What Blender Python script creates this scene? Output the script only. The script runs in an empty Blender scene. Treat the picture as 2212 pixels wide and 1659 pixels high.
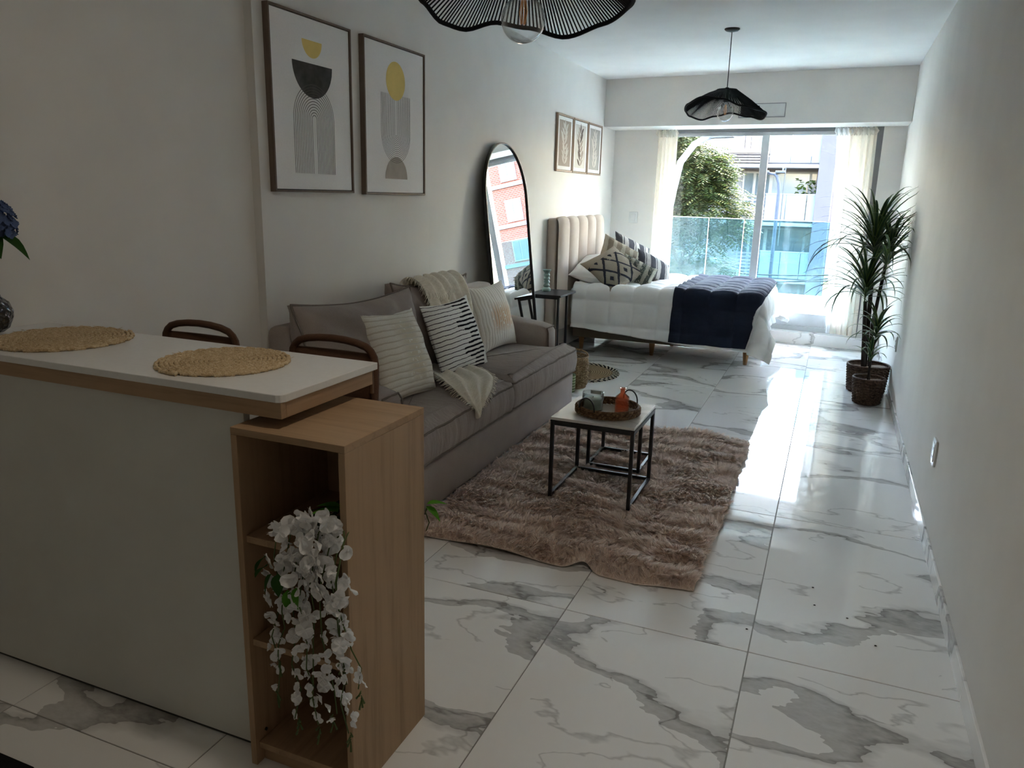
import bpy, bmesh, math, random
import numpy as np
from mathutils import Vector, Matrix
random.seed(7); RNG = np.random.default_rng(11)
SC = bpy.context.scene
COL = SC.collection
PI = math.pi

# ---------------------------------------------------------------- camera, sky, sun, exposure
cam_d = bpy.data.cameras.new('camera'); cam = bpy.data.objects.new('camera', cam_d); COL.objects.link(cam)
cam_d.sensor_width = 36.0; cam_d.lens = 36.0*1661.0/2212.0; cam_d.clip_start = 0.02; cam_d.clip_end = 300
_vy = np.array([1815-1106, 436-829.5, 1661.0]); _vy /= np.linalg.norm(_vy)          # direction of the long walls
_vz = np.array([930-1106, 7600-829.5, 1661.0]); _vz -= _vz.dot(_vy)*_vy; _vz /= np.linalg.norm(_vz)   # plumb line
_vx = np.cross(_vz, _vy)
_R = np.stack([_vx, _vy, -_vz])
_r = _R @ np.array([1, 0, 0]); _u = _R @ np.array([0, -1, 0]); _b = _R @ np.array([0, 0, -1])
cam.matrix_world = Matrix(((_r[0], _u[0], _b[0], 0), (_r[1], _u[1], _b[1], 0), (_r[2], _u[2], _b[2], 1.5), (0, 0, 0, 1)))
SC.camera = cam

world = bpy.data.worlds.new('sky'); SC.world = world; world.use_nodes = True
wn = world.node_tree.nodes; wl = world.node_tree.links
bg = wn['Background']
sky = wn.new('ShaderNodeTexSky'); sky.sky_type = 'NISHITA'; sky.sun_disc = False
SUN_EL, SUN_AZ = math.radians(66), math.radians(25)            # sun stands in front of the window, a little to the right
sky.sun_elevation = SUN_EL; sky.sun_rotation = SUN_AZ; sky.air_density = 1.6; sky.dust_density = 2.5; sky.altitude = 20
wb_ = wn.new('ShaderNodeMixRGB'); wb_.blend_type = 'MULTIPLY'; wb_.inputs[0].default_value = 1.0; wb_.inputs[2].default_value = (1.08, .985, .985, 1)   # camera white balance on the sky
wl.new(sky.outputs[0], wb_.inputs[1]); wl.new(wb_.outputs[0], bg.inputs[0]); bg.inputs[1].default_value = 1.0

sun_d = bpy.data.lights.new('sun', 'SUN'); sun = bpy.data.objects.new('sun', sun_d); COL.objects.link(sun)
sun_d.energy = 5.0; sun_d.angle = 0.01; sun_d.color = (1.0, 0.93, 0.82)
sun.rotation_euler = Vector((math.sin(SUN_AZ)*math.cos(SUN_EL), math.cos(SUN_AZ)*math.cos(SUN_EL), math.sin(SUN_EL))).to_track_quat('Z', 'Y').to_euler()

vs = SC.view_settings; vs.view_transform = 'Standard'; vs.look = 'None'; vs.gamma = 1.0; vs.use_curve_mapping = False
vs.exposure = 2.75
cy = SC.cycles
cy.max_bounces = 9; cy.diffuse_bounces = 6; cy.glossy_bounces = 4; cy.transmission_bounces = 6; cy.transparent_max_bounces = 24
cy.use_adaptive_sampling = True; cy.adaptive_threshold = .25; cy.adaptive_min_samples = 16; cy.use_light_tree = False; cy.use_denoising = True
cy.caustics_reflective = False; cy.caustics_refractive = False; cy.sample_clamp_indirect = 8.0

# ---------------------------------------------------------------- small helpers
def srgb(r, g, b):
    def f(c):
        c /= 255.0
        return c/12.92 if c <= .04045 else ((c+.055)/1.055)**2.4
    return (f(r), f(g), f(b), 1)

class NT:
    def __init__(s, name):
        s.m = bpy.data.materials.new(name); s.m.use_nodes = True
        s.t = s.m.node_tree; s.n = s.t.nodes; s.l = s.t.links
        s.p = s.n['Principled BSDF']; s.out = s.n['Material Output']
    def new(s, typ, **kw):
        nd = s.n.new(typ)
        for k, v in kw.items():
            if k.startswith('i_'): nd.inputs[int(k[2:])].default_value = v
            else: setattr(nd, k, v)
        return nd
    def link(s, a, b): s.l.new(a, b)
    def coords(s, kind='Object', scale=(1, 1, 1), rot=(0, 0, 0), loc=(0, 0, 0)):
        tc = s.new('ShaderNodeTexCoord'); mp = s.new('ShaderNodeMapping')
        s.link(tc.outputs[kind], mp.inputs[0]); mp.inputs[1].default_value = loc; mp.inputs[2].default_value = rot; mp.inputs[3].default_value = scale
        return mp.outputs[0]
    def noise(s, vec, scale, detail=4, rough=.55, dist=0):
        nd = s.new('ShaderNodeTexNoise'); s.link(vec, nd.inputs['Vector']); nd.inputs['Scale'].default_value = scale
        nd.inputs['Detail'].default_value = detail; nd.inputs['Roughness'].default_value = rough; nd.inputs['Distortion'].default_value = dist
        return nd.outputs[0]
    def ramp(s, fac, stops, interp='LINEAR'):
        nd = s.new('ShaderNodeValToRGB'); s.link(fac, nd.inputs[0]); cr = nd.color_ramp; cr.interpolation = interp
        while len(cr.elements) < len(stops): cr.elements.new(.5)
        for e, (p, c) in zip(cr.elements, stops): e.position = p; e.color = c
        return nd.outputs[0]
    def math(s, op, a, b=None, c=None, clamp=False):
        nd = s.new('ShaderNodeMath', operation=op); nd.use_clamp = clamp
        for i, v in enumerate((a, b, c)):
            if v is None: continue
            if isinstance(v, (int, float)): nd.inputs[i].default_value = v
            else: s.link(v, nd.inputs[i])
        return nd.outputs[0]
    def mix(s, fac, a, b, blend='MIX'):
        nd = s.new('ShaderNodeMixRGB', blend_type=blend)
        for i, v in enumerate((fac, a, b)):
            if isinstance(v, (int, float)): nd.inputs[i].default_value = v
            elif isinstance(v, tuple): nd.inputs[i].default_value = v
            else: s.link(v, nd.inputs[i])
        return nd.outputs[0]
    def color(s, c):
        if isinstance(c, tuple): s.p.inputs['Base Color'].default_value = c
        else: s.link(c, s.p.inputs['Base Color'])
        return s
    def rough(s, r, spec=None):
        if isinstance(r, (int, float)): s.p.inputs['Roughness'].default_value = r
        else: s.link(r, s.p.inputs['Roughness'])
        if spec is not None: s.p.inputs['Specular IOR Level'].default_value = spec
        return s
    def bump(s, h, strength=.3, dist=.01):
        nd = s.new('ShaderNodeBump'); s.link(h, nd.inputs['Height']); nd.inputs['Strength'].default_value = strength; nd.inputs['Distance'].default_value = dist
        s.link(nd.outputs[0], s.p.inputs['Normal']); return s

def m_plain(name, c, rough=.6, spec=.3, metal=0, var=.06, scale=8):
    """one colour with a faint uneven tone"""
    t = NT(name); v = t.coords('Object'); n = t.noise(v, scale, 2)
    a = tuple(min(1, x*(1+var)) for x in c[:3])+(1,); b = tuple(x*(1-var) for x in c[:3])+(1,)
    t.color(t.ramp(n, [(.3, b), (.7, a)])).rough(rough, spec); t.p.inputs['Metallic'].default_value = metal
    return t.m

def m_fabric(name, c, scale=260, bump=.25, var=.12, rough=.9, sheen=.0, wrinkle=0, wscale=6, wstretch=(1, 1, 1)):
    t = NT(name); v = t.coords('Object'); w = t.coords('Object', scale=wstretch)
    n = t.noise(v, scale, 2, .7); big = t.noise(v, 5, 4)
    a = tuple(min(1, x*(1+var)) for x in c[:3])+(1,); b = tuple(x*(1-var) for x in c[:3])+(1,)
    mixn = t.math('ADD', t.math('MULTIPLY', n, .6), t.math('MULTIPLY', big, .4))
    t.color(t.ramp(mixn, [(.35, b), (.65, a)])).rough(rough, .2)
    t.p.inputs['Sheen Weight'].default_value = sheen
    h = n
    if wrinkle:
        wr = t.noise(w, wscale, 5, .55, .8); h = t.math('ADD', t.math('MULTIPLY', n, .12), t.math('MULTIPLY', wr, wrinkle))
    t.bump(h, bump, .01)
    return t.m

def m_wood(name, light, dark, axis='Z', scale=1.0, rough=.5):
    t = NT(name); st = {'X': (.7, 14, 14), 'Y': (14, .7, 14), 'Z': (14, 14, .7)}[axis]
    v = t.coords('Object', scale=tuple(x*scale for x in st))
    n = t.noise(v, 2.2, 8, .6, .6); f = t.noise(v, 14, 3, .7)
    mx = t.math('ADD', t.math('MULTIPLY', n, .75), t.math('MULTIPLY', f, .25))
    t.color(t.ramp(mx, [(.3, dark), (.5, light), (.72, tuple(x*1.12 for x in light[:3])+(1,))])).rough(rough, .3)
    t.bump(f, .08, .002); return t.m

def m_glass(name, tint=(1, 1, 1, 1), haze=0.0, haze_col=(.8, .95, 1, 1), refl=1.0, expo=5.0):
    """thin pane: clear transparency, mirror by the angle, a little milky film"""
    t = NT(name); t.n.remove(t.p)
    tr = t.new('ShaderNodeBsdfTransparent'); tr.inputs[0].default_value = tint
    gl = t.new('ShaderNodeBsdfGlossy'); gl.inputs['Roughness'].default_value = .0
    ge = t.new('ShaderNodeNewGeometry'); dt = t.new('ShaderNodeVectorMath', operation='DOT_PRODUCT'); t.link(ge.outputs['Incoming'], dt.inputs[0]); t.link(ge.outputs['Normal'], dt.inputs[1])
    fr = t.math('ADD', .04, t.math('MULTIPLY', .96, t.math('POWER', t.math('SUBTRACT', 1.0, t.math('ABSOLUTE', dt.outputs['Value']), clamp=True), expo)))   # mirror share by viewing angle, same from both sides
    m1 = t.new('ShaderNodeMixShader'); t.link(t.math('MULTIPLY', fr, refl, clamp=True), m1.inputs[0]); t.link(tr.outputs[0], m1.inputs[1]); t.link(gl.outputs[0], m1.inputs[2])
    last = m1.outputs[0]
    if haze:
        df = t.new('ShaderNodeBsdfDiffuse'); df.inputs[0].default_value = haze_col
        tl = t.new('ShaderNodeBsdfTranslucent'); tl.inputs[0].default_value = haze_col
        ad = t.new('ShaderNodeMixShader'); ad.inputs[0].default_value = .5; t.link(df.outputs[0], ad.inputs[1]); t.link(tl.outputs[0], ad.inputs[2])
        m2 = t.new('ShaderNodeMixShader'); m2.inputs[0].default_value = haze; t.link(last, m2.inputs[1]); t.link(ad.outputs[0], m2.inputs[2]); last = m2.outputs[0]
    t.link(last, t.out.inputs[0]); return t.m

def m_translucent(name, c, amount=.5, bump=False):
    t = NT(name); tl = t.new('ShaderNodeBsdfTranslucent'); tl.inputs[0].default_value = c
    v = t.coords('Object'); n = t.noise(v, 300, 2)
    t.color(t.ramp(n, [(.3, tuple(x*.93 for x in c[:3])+(1,)), (.7, c)])).rough(.85, .15)
    mx = t.new('ShaderNodeMixShader'); mx.inputs[0].default_value = amount
    t.link(t.p.outputs[0], mx.inputs[1]); t.link(tl.outputs[0], mx.inputs[2]); t.link(mx.outputs[0], t.out.inputs[0]); return t.m

# ---------------------------------------------------------------- mesh builder
class MB:
    def __init__(s): s.v = []; s.f = []
    def add(s, vs, fs):
        k = len(s.v); s.v += [tuple(map(float, p)) for p in vs]; s.f += [tuple(i+k for i in f) for f in fs]; return s
    def hexa(s, p8):
        return s.add(p8, [(0, 3, 2, 1), (4, 5, 6, 7), (0, 1, 5, 4), (1, 2, 6, 5), (2, 3, 7, 6), (3, 0, 4, 7)])
    def box(s, x0, x1, y0, y1, z0, z1):
        return s.hexa([(x0, y0, z0), (x1, y0, z0), (x1, y1, z0), (x0, y1, z0), (x0, y0, z1), (x1, y0, z1), (x1, y1, z1), (x0, y1, z1)])
    def tube(s, pts, r, n=8, closed=False, cap=True, flat=None):
        pts = [Vector(p) for p in pts]; m = len(pts); rs = r if isinstance(r, (list, tuple)) else [r]*m
        rings = []; up = Vector((0, 0, 1)); prev = None
        for i, p in enumerate(pts):
            if closed: d = pts[(i+1) % m]-pts[i-1]
            else: d = pts[min(i+1, m-1)]-pts[max(i-1, 0)]
            d.normalize()
            if prev is None:
                a = d.cross(up)
                if a.length < 1e-3: a = d.cross(Vector((1, 0, 0)))
            else:
                a = prev-d*prev.dot(d)
                if a.length < 1e-4: a = d.cross(up)
            a.normalize(); b = d.cross(a); prev = a
            fl = flat or 1.0
            rings.append([p+(a*math.cos(2*PI*k/n)+b*math.sin(2*PI*k/n)*fl)*rs[i] for k in range(n)])
        vs = [q for rg in rings for q in rg]; fs = []
        for i in range(m if closed else m-1):
            j = (i+1) % m
            for k in range(n):
                fs.append((i*n+k, i*n+(k+1) % n, j*n+(k+1) % n, j*n+k))
        if cap and not closed: fs.append(tuple(range(n-1, -1, -1))); fs.append(tuple((m-1)*n+k for k in range(n)))
        return s.add(vs, fs)
    def lathe(s, prof, n=24, c=(0, 0, 0), close=False):
        vs = []; fs = []; m = len(prof)
        for (r, z) in prof:
            for k in range(n): vs.append((c[0]+r*math.cos(2*PI*k/n), c[1]+r*math.sin(2*PI*k/n), c[2]+z))
        for i in range(m-1):
            for k in range(n): fs.append((i*n+k, i*n+(k+1) % n, (i+1)*n+(k+1) % n, (i+1)*n+k))
        if prof[0][0] > 1e-6: fs.append(tuple(range(n-1, -1, -1)))
        if prof[-1][0] > 1e-6 and not close: fs.append(tuple((m-1)*n+k for k in range(n)))
        return s.add(vs, fs)
    def grid(s, P, closed_u=False):
        nu = len(P); nv = len(P[0]); vs = [p for row in P for p in row]; fs = []
        for i in range(nu if closed_u else nu-1):
            for j in range(nv-1):
                a = (i+1) % nu; fs.append((i*nv+j, a*nv+j, a*nv+j+1, i*nv+j+1))
        return s.add(vs, fs)
    def poly(s, pts, thick=None, n=(0, 0, 1)):
        k = len(pts)
        if not thick: return s.add(pts, [tuple(range(k))])
        n = Vector(n)*thick; q = [Vector(p)+n for p in pts]
        fs = [tuple(range(k-1, -1, -1)), tuple(range(k, 2*k))]+[(i, (i+1) % k, k+(i+1) % k, k+i) for i in range(k)]
        return s.add(list(pts)+q, fs)
    def mesh(s, name, mat=None, smooth=False):
        me = bpy.data.meshes.new(name); me.from_pydata(s.v, [], s.f); me.update()
        if mat: me.materials.append(mat)
        if smooth: me.polygons.foreach_set('use_smooth', [True]*len(me.polygons))
        return me
    def build(s, name, mat, parent=None, smooth=False, bevel=0, seg=2, sub=0, solid=0, loc=None, fix=True):
        me = s.mesh(name, mat, smooth)
        if fix:
            bm = bmesh.new(); bm.from_mesh(me); bmesh.ops.recalc_face_normals(bm, faces=bm.faces); bm.to_mesh(me); bm.free()
        o = bpy.data.objects.new(name, me); COL.objects.link(o); o.parent = parent
        if loc: o.location = loc
        if solid: md = o.modifiers.new('solid', 'SOLIDIFY'); md.thickness = solid; md.offset = 0
        if bevel: md = o.modifiers.new('bevel', 'BEVEL'); md.width = bevel; md.segments = seg; md.limit_method = 'ANGLE'; md.angle_limit = .6
        if sub: md = o.modifiers.new('sub', 'SUBSURF'); md.levels = sub; md.render_levels = sub
        return o

def empty(name, loc=(0, 0, 0), rz=0, parent=None):
    o = bpy.data.objects.new(name, None); COL.objects.link(o); o.location = loc; o.rotation_euler = (0, 0, rz); o.empty_display_size = .1; o.parent = parent
    return o
def tag(o, label, cat, group=None, kind=None):
    o['label'] = label; o['category'] = cat
    if group: o['group'] = group
    if kind: o['kind'] = kind
    return o
def struct(o, label=None):
    o['kind'] = 'structure'
    if label: o['label'] = label
    return o
def inst(name, me, parent, mw):
    o = bpy.data.objects.new(name, me); COL.objects.link(o); o.parent = parent; o.matrix_basis = mw; return o
def uvset(me, uv):
    """uv per vertex -> loop layer"""
    ly = me.uv_layers.new(name='UVMap'); idx = np.zeros(len(me.loops), dtype=np.int32); me.loops.foreach_get('vertex_index', idx)
    ly.data.foreach_set('uv', np.asarray(uv, dtype=np.float32)[idx].ravel())
def vnoise(x, y, seed=0):
    """smooth value noise on arrays"""
    x = np.asarray(x, float); y = np.asarray(y, float)
    xi = np.floor(x).astype(int); yi = np.floor(y).astype(int); fx = x-xi; fy = y-yi
    fx = fx*fx*(3-2*fx); fy = fy*fy*(3-2*fy)
    def h(a, b):
        n = (a*374761393+b*668265263+seed*974634777) & 0x7fffffff
        n = ((n ^ (n >> 13))*1274126177) & 0x7fffffff
        return ((n ^ (n >> 16)) & 0xffff)/65535.0
    return (h(xi, yi)*(1-fx)+h(xi+1, yi)*fx)*(1-fy)+(h(xi, yi+1)*(1-fx)+h(xi+1, yi+1)*fx)*fy
def fbm(x, y, seed=0, oct=4):
    s = 0; a = .5
    for o in range(oct): s = s+a*vnoise(np.asarray(x)*2**o, np.asarray(y)*2**o, seed+o*17); a *= .5
    return s
def frame_mat(c, u, v):
    """object matrix: local x along u, local z along v (both any length), centre c"""
    u = Vector(u).normalized(); v = Vector(v); v = (v-u*v.dot(u)).normalized(); w = v.cross(u)   # local y
    return Matrix(((u[0], w[0], v[0], c[0]), (u[1], w[1], v[1], c[1]), (u[2], w[2], v[2], c[2]), (0, 0, 0, 1)))
def mbox(par, name, mat, x0, x1, y0, y1, z0, z1, bevel=.003, seg=2, smooth=False):
    c = ((x0+x1)/2, (y0+y1)/2, (z0+z1)/2); a, b, h = (x1-x0)/2, (y1-y0)/2, (z1-z0)/2
    o = MB().box(-a, a, -b, b, -h, h).build(name, mat, par, bevel=bevel, seg=seg, smooth=smooth)
    pl = par.matrix_basis.to_translation() if par else Vector((0, 0, 0)); o.location = Vector(c)-pl; return o
# ================================================================= the room
XL, XR, ZC = -2.495, .530, 2.728
ZB = 2.235                                     # underside of the beam over the window
def fy(x, off=0.0): return 8.77+(.517-x)*.0985+off        # the window wall runs slightly skew
def by(x): return 8.33+(.53-x)*.0886

def m_wall(name, c):
    t = NT(name); v = t.coords('Object'); n = t.noise(v, 3, 2)
    t.color(t.ramp(n, [(.3, tuple(x*.97 for x in c[:3])+(1,)), (.7, tuple(x*1.02 for x in c[:3])+(1,))])).rough(.75, .2); return t.m
WALL = m_wall('wall_paint', (.80, .775, .735, 1)); CEIL = m_wall('ceiling_paint', (.87, .865, .855, 1))

def m_marble(name, veins=1.0, gloss=.035, sc=1.0, base=(.90, .895, .88, 1)):
    t = NT(name); geo = t.new('ShaderNodeNewGeometry'); oi = t.new('ShaderNodeObjectInfo')
    off = t.new('ShaderNodeVectorMath', operation='SCALE'); cx = t.new('ShaderNodeCombineXYZ')
    t.link(t.math('MULTIPLY', oi.outputs['Random'], 37.0), cx.inputs[0]); t.link(t.math('MULTIPLY', oi.outputs['Random'], 91.0), cx.inputs[1])
    ad = t.new('ShaderNodeVectorMath', operation='ADD'); t.link(geo.outputs['Position'], ad.inputs[0]); t.link(cx.outputs[0], ad.inputs[1])
    mp = t.new('ShaderNodeMapping'); t.link(ad.outputs[0], mp.inputs[0]); mp.inputs[2].default_value = (0, 0, .95); mp.inputs[3].default_value = (.75*sc, 1.55*sc, 1.5*sc)
    P = mp.outputs[0]
    w1 = t.new('ShaderNodeTexNoise'); t.link(P, w1.inputs['Vector']); w1.inputs['Scale'].default_value = 1.6; w1.inputs['Detail'].default_value = 5; w1.inputs['Roughness'].default_value = .6
    sb = t.new('ShaderNodeVectorMath', operation='SUBTRACT'); t.link(w1.outputs['Color'], sb.inputs[0]); sb.inputs[1].default_value = (.5, .5, .5)
    scl = t.new('ShaderNodeVectorMath', operation='SCALE'); t.link(sb.outputs[0], scl.inputs[0]); scl.inputs['Scale'].default_value = .55
    wp = t.new('ShaderNodeVectorMath', operation='ADD'); t.link(P, wp.inputs[0]); t.link(scl.outputs[0], wp.inputs[1]); W = wp.outputs[0]
    big = t.noise(W, .95, 2, .4); med = t.noise(W, 2.3, 2, .45); mask = t.noise(P, .8, 2); fine = t.noise(P, 30, 2, .7)
    line1 = t.math('SUBTRACT', 1.0, t.math('MULTIPLY', t.math('ABSOLUTE', t.math('SUBTRACT', big, .5)), 60.0), clamp=True)
    line2 = t.math('SUBTRACT', 1.0, t.math('MULTIPLY', t.math('ABSOLUTE', t.math('SUBTRACT', med, .52)), 75.0), clamp=True)
    band = t.math('MULTIPLY', t.math('GREATER_THAN', big, .5), t.math('SUBTRACT', 1.0, t.math('MULTIPLY', t.math('SUBTRACT', big, .5), 15.0), clamp=True))
    edge = t.math('GREATER_THAN', t.math('MULTIPLY', band, t.math('ADD', mask, .15)), .30)
    g = t.math('ADD', t.math('MULTIPLY', edge, .52), t.math('MULTIPLY', line1, .38))
    g = t.math('ADD', g, t.math('MULTIPLY', t.math('MULTIPLY', line2, t.math('GREATER_THAN', mask, .5)), .45))
    g = t.math('MULTIPLY', g, t.math('ADD', .55, t.math('MULTIPLY', fine, .8)))
    g = t.math('MULTIPLY', g, veins, clamp=True)
    t.color(t.mix(g, base, (.26, .25, .24, 1))).rough(gloss, .5)
    return t.m
MARBLE = m_marble('polished_marble_tile'); GROUT = m_plain('grey_grout', (.30, .29, .27, 1), .8)

# floor: grout bed with single tiles laid in it
floor = struct(MB().box(-2.60, XR+.08, -1.85, 9.15, -.06, -.003).build('floor', GROUT), 'polished white marble-look tile floor with grey veins')
xs = [-2.60, -2.084, -1.428, -.772, -.116, XR+.04]
ysj = [-1.83, -1.19, .02, 1.272, 2.475, 3.735, 4.998, 6.258, 7.518, 9.13]
tile_cache = {}
for i in range(len(xs)-1):
    for j in range(len(ysj)-1):
        a, b, c, d = xs[i], xs[i+1], ysj[j], ysj[j+1]; key = (round(b-a, 3), round(d-c, 3))
        if key not in tile_cache:
            g = .0018; w, l = (b-a)/2-g, (d-c)/2-g; e = .0012
            mb = MB(); mb.add([(-w, -l, -.012), (w, -l, -.012), (w, l, -.012), (-w, l, -.012), (-w, -l, -e), (w, -l, -e), (w, l, -e), (-w, l, -e), (-w+e, -l+e, 0), (w-e, -l+e, 0), (w-e, l-e, 0), (-w+e, l-e, 0)],
                [(0, 3, 2, 1), (0, 1, 5, 4), (1, 2, 6, 5), (2, 3, 7, 6), (3, 0, 4, 7), (4, 5, 9, 8), (5, 6, 10, 9), (6, 7, 11, 10), (7, 4, 8, 11), (8, 9, 10, 11)])
            tile_cache[key] = mb.mesh('tile', MARBLE)
        inst('tile', tile_cache[key], floor, Matrix.Translation(((a+b)/2, (c+d)/2, 0)))

# walls
def prism(xy, z0, z1):
    n = len(xy); mb = MB(); mb.add([(x, y, z0) for x, y in xy]+[(x, y, z1) for x, y in xy], [tuple(range(n-1, -1, -1)), tuple(range(n, 2*n))]+[(i, (i+1) % n, n+(i+1) % n, n+i) for i in range(n)]); return mb
struct(MB().box(XL-.15, XL, -1.85, 9.4, -.06, ZC+.1).build('wall_left', WALL), 'greige painted long wall')
struct(MB().box(XL-.01, XL+.045, 2.905, 4.505, 0, ZC).build('wall_left_pilaster', WALL), 'shallow pilaster behind the sofa')
struct(MB().box(XR, XR+.15, -1.85, 9.1, -.06, ZC+.1).build('wall_right', WALL), 'bare greige wall beside the plants')
struct(MB().box(XL-.15, XR+.15, -2.0, -1.85, -.06, ZC+.1).build('wall_back', WALL))
struct(MB().box(XL-.15, XR+.15, -2.0, 9.2, ZC, ZC+.15).build('ceiling', CEIL))
WX0, WX1 = -1.965, .320                          # window opening
struct(prism([(XL, fy(XL)), (WX0, fy(WX0)), (WX0, fy(WX0, .2)), (XL, fy(XL, .2))], -.05, ZC).build('wall_front_left', WALL), 'grey wall strip with a switch')
struct(prism([(WX1, fy(WX1)), (XR, fy(XR)), (XR, fy(XR, .2)), (WX1, fy(WX1, .2))], -.05, ZC).build('wall_front_right', WALL))
struct(prism([(XL, by(XL)), (XR, by(XR)), (XR, fy(XR, .2)), (XL, fy(XL, .2))], ZB, ZC).build('wall_front_beam', WALL, bevel=.004), 'boxed beam above the window')
# marble skirting on the wall beside the plants, in tile lengths, and the marble step under the window
bb = empty('baseboard_right'); struct(bb, 'marble tile skirting')
for j in range(len(ysj)-1):
    y0, y1 = ysj[j]+.001, min(ysj[j+1], fy(XR, -.14))-.001
    MB().box(XR-.010, XR, y0, y1, 0, .075).build('tile', MARBLE, bb, bevel=.002)
struct(prism([(XL, fy(XL, -.13)), (XR-.01, fy(XR-.01, -.13)), (XR-.01, fy(XR-.01, .2)), (XL, fy(XL, .2))], 0, .125).build('trim_1', MARBLE, bevel=.004), 'low marble step below the window')

# sliding window
ALU = m_plain('white_aluminium', (.60, .61, .62, 1), .4, .5); ALUD = m_plain('grey_aluminium', (.20, .20, .21, 1), .45, .5)
GLASS = m_glass('window_glass', (.97, .985, .985, 1), refl=.8)
win = struct(empty('window_1', (0, 0, 0)), 'wide sliding glass window to the balcony')
def fbox(x0, x1, o0, o1, z0, z1):
    mb = MB(); mb.hexa([(x0, fy(x0, o0), z0), (x1, fy(x1, o0), z0), (x1, fy(x1, o1), z0), (x0, fy(x0, o1), z0), (x0, fy(x0, o0), z1), (x1, fy(x1, o0), z1), (x1, fy(x1, o1), z1), (x0, fy(x0, o1), z1)]); return mb
fbox(WX0, WX0+.03, .0, .10, .125, ZB).build('frame', ALUD, win); fbox(WX1-.055, WX1, .0, .10, .125, ZB).build('frame', ALUD, win)
fbox(WX0, WX1, .01, .10, ZB-.035, ZB).build('frame', ALUD, win)
fbox(WX0, WX1, .0, .11, .125, .175).build('frame', ALU, win)
for (a, b, o) in ((WX0+.03, -.766, .065), (-.842, WX1-.055, .025)):
    sash = empty('sash', parent=win)
    fbox(a, b, o, o+.03, .175, .315).build('bottom_rail', ALU, sash, bevel=.004); fbox(a, b, o, o+.03, ZB-.07, ZB-.035).build('top_rail', ALU, sash)
    fbox(a, a+.05 if o > .05 else a+.076, o, o+.03, .315, ZB-.07).build('stile', ALU, sash, bevel=.003); fbox(b-(.076 if o > .05 else .05), b, o, o+.03, .315, ZB-.07).build('stile', ALU, sash, bevel=.003)
    fbox(a+.04, b-.04, o+.013, o+.017, .30, ZB-.06).build('pane', GLASS, sash)

# daylight portal that guides light sampling through the opening
pd = bpy.data.lights.new('window_portal', 'AREA'); pd.shape = 'RECTANGLE'; pd.size = WX1-WX0; pd.size_y = ZB-.13; pd.cycles.is_portal = True
po = bpy.data.objects.new('window_portal', pd); COL.objects.link(po)
po.matrix_world = Matrix.Translation(((WX0+WX1)/2, fy((WX0+WX1)/2, .13), (ZB+.13)/2)) @ Matrix.Rotation(math.atan(-.0985), 4, 'Z') @ Matrix.Rotation(-PI/2, 4, 'X')

# curtains: gathered cloth with deep folds
def curtain(name, mat, xt0, xt1, xb0, xb1, folds, amp, off, label, z0=.14, z1=2.222, seed=0, group=None):
    nu, nv = folds*12, 40; P = []
    for i in range(nu+1):
        u = i/nu; row = []
        for j in range(nv+1):
            w = j/nv; xt = xt0+(xt1-xt0)*u; xb = xb0+(xb1-xb0)*u; x = xb+(xt-xb)*w
            ph = u*folds*2*PI+.8*math.sin(3*u+seed)+.5*math.sin(4*w+seed+6*u)
            a = amp*(.75+.5*math.sin(5*u+seed*2))*(1-.35*w)
            if w > .94: ph += 0; a *= 1-.6*(w-.94)/.06
            z = z0+(z1-z0)*w
            row.append((x+.35*a*math.cos(ph), fy(x, off)+a*math.sin(ph)+.25*a*math.sin(2.3*ph+seed), z))
        P.append(row)
    o = MB().grid(P).build(name, mat, None, smooth=True)
    # pleated header
    hd = MB()
    for k in range(folds*2):
        u = (k+.5)/(folds*2); x = xt0+(xt1-xt0)*u; d = .02*(1 if k % 2 else -1)
        hd.tube([(x-.012, fy(x, off-.025), z1+.0), (x+d, fy(x, off-.035), z1-.035), (x+.004, fy(x, off-.02), z1-.075)], [.012, .011, .004], 6)
    hd.build('header', mat, o, smooth=True)
    return tag(o, label, 'curtain', group)
CURT = m_translucent('cream_curtain_cloth', (.86, .81, .72, 1), .25); SHEER = m_translucent('white_sheer_cloth', (.92, .93, .94, 1), .40)
curtain('curtain', CURT, WX0+.0, -1.74, WX0-.01, -1.73, 5, .028, -.07, 'cream curtain gathered beside the headboard at the bed side of the window', seed=1)
cr = curtain('curtain', CURT, .015, .258, .05, .30, 5, .030, -.07, 'cream curtain gathered behind the tall potted plant', seed=2)
curtain('sheer_curtain', SHEER, -.115, .03, .005, .07, 3, .016, -.05, 'white sheer curtain strip beside the cream curtain behind the plant', seed=4)

# wall switch, outlets, open air-conditioning box
PLASTIC = m_plain('white_plastic', (.72, .72, .70, 1), .35, .5); DARK = m_plain('black_plastic', (.012, .012, .014, 1), .4, .4)
sw = empty('light_switch', (-2.213, fy(-2.213), 1.265), math.atan(-.0985))
MB().box(-.053, .053, -.009, 0, -.064, .064).build('plate', PLASTIC, sw, bevel=.003); MB().box(-.028, .028, -.014, -.008, -.04, .04).build('rocker', PLASTIC, sw, bevel=.003)
tag(sw, 'white wall switch between the headboard and the cream curtain', 'switch')
def outlet(y, z, label):
    o = empty('power_outlet', (XR, y, z))
    MB().box(-.010, 0, -.045, .045, -.06, .06).build('plate', PLASTIC, o, bevel=.003)
    MB().box(-.013, -.009, -.028, .028, -.042, .042).build('socket', PLASTIC, o, bevel=.002)
    for (a, b) in ((-.010, .018), (.010, .018), (-.010, -.022), (.010, -.022)):
        MB().box(-.0136, -.0128, a-.0025, a+.0025, b-.006, b+.006).build('socket_hole', DARK, o)
    tag(o, label, 'outlet', 'power outlets on the bare wall')
outlet(3.81, .408, 'white power outlet low on the bare wall, nearer the camera')
outlet(6.55, .448, 'white power outlet low on the wall just behind the potted plants')
ac = empty('air_conditioning_box', (-.83, by(-.83), 2.368), math.atan(-.0886))
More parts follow.
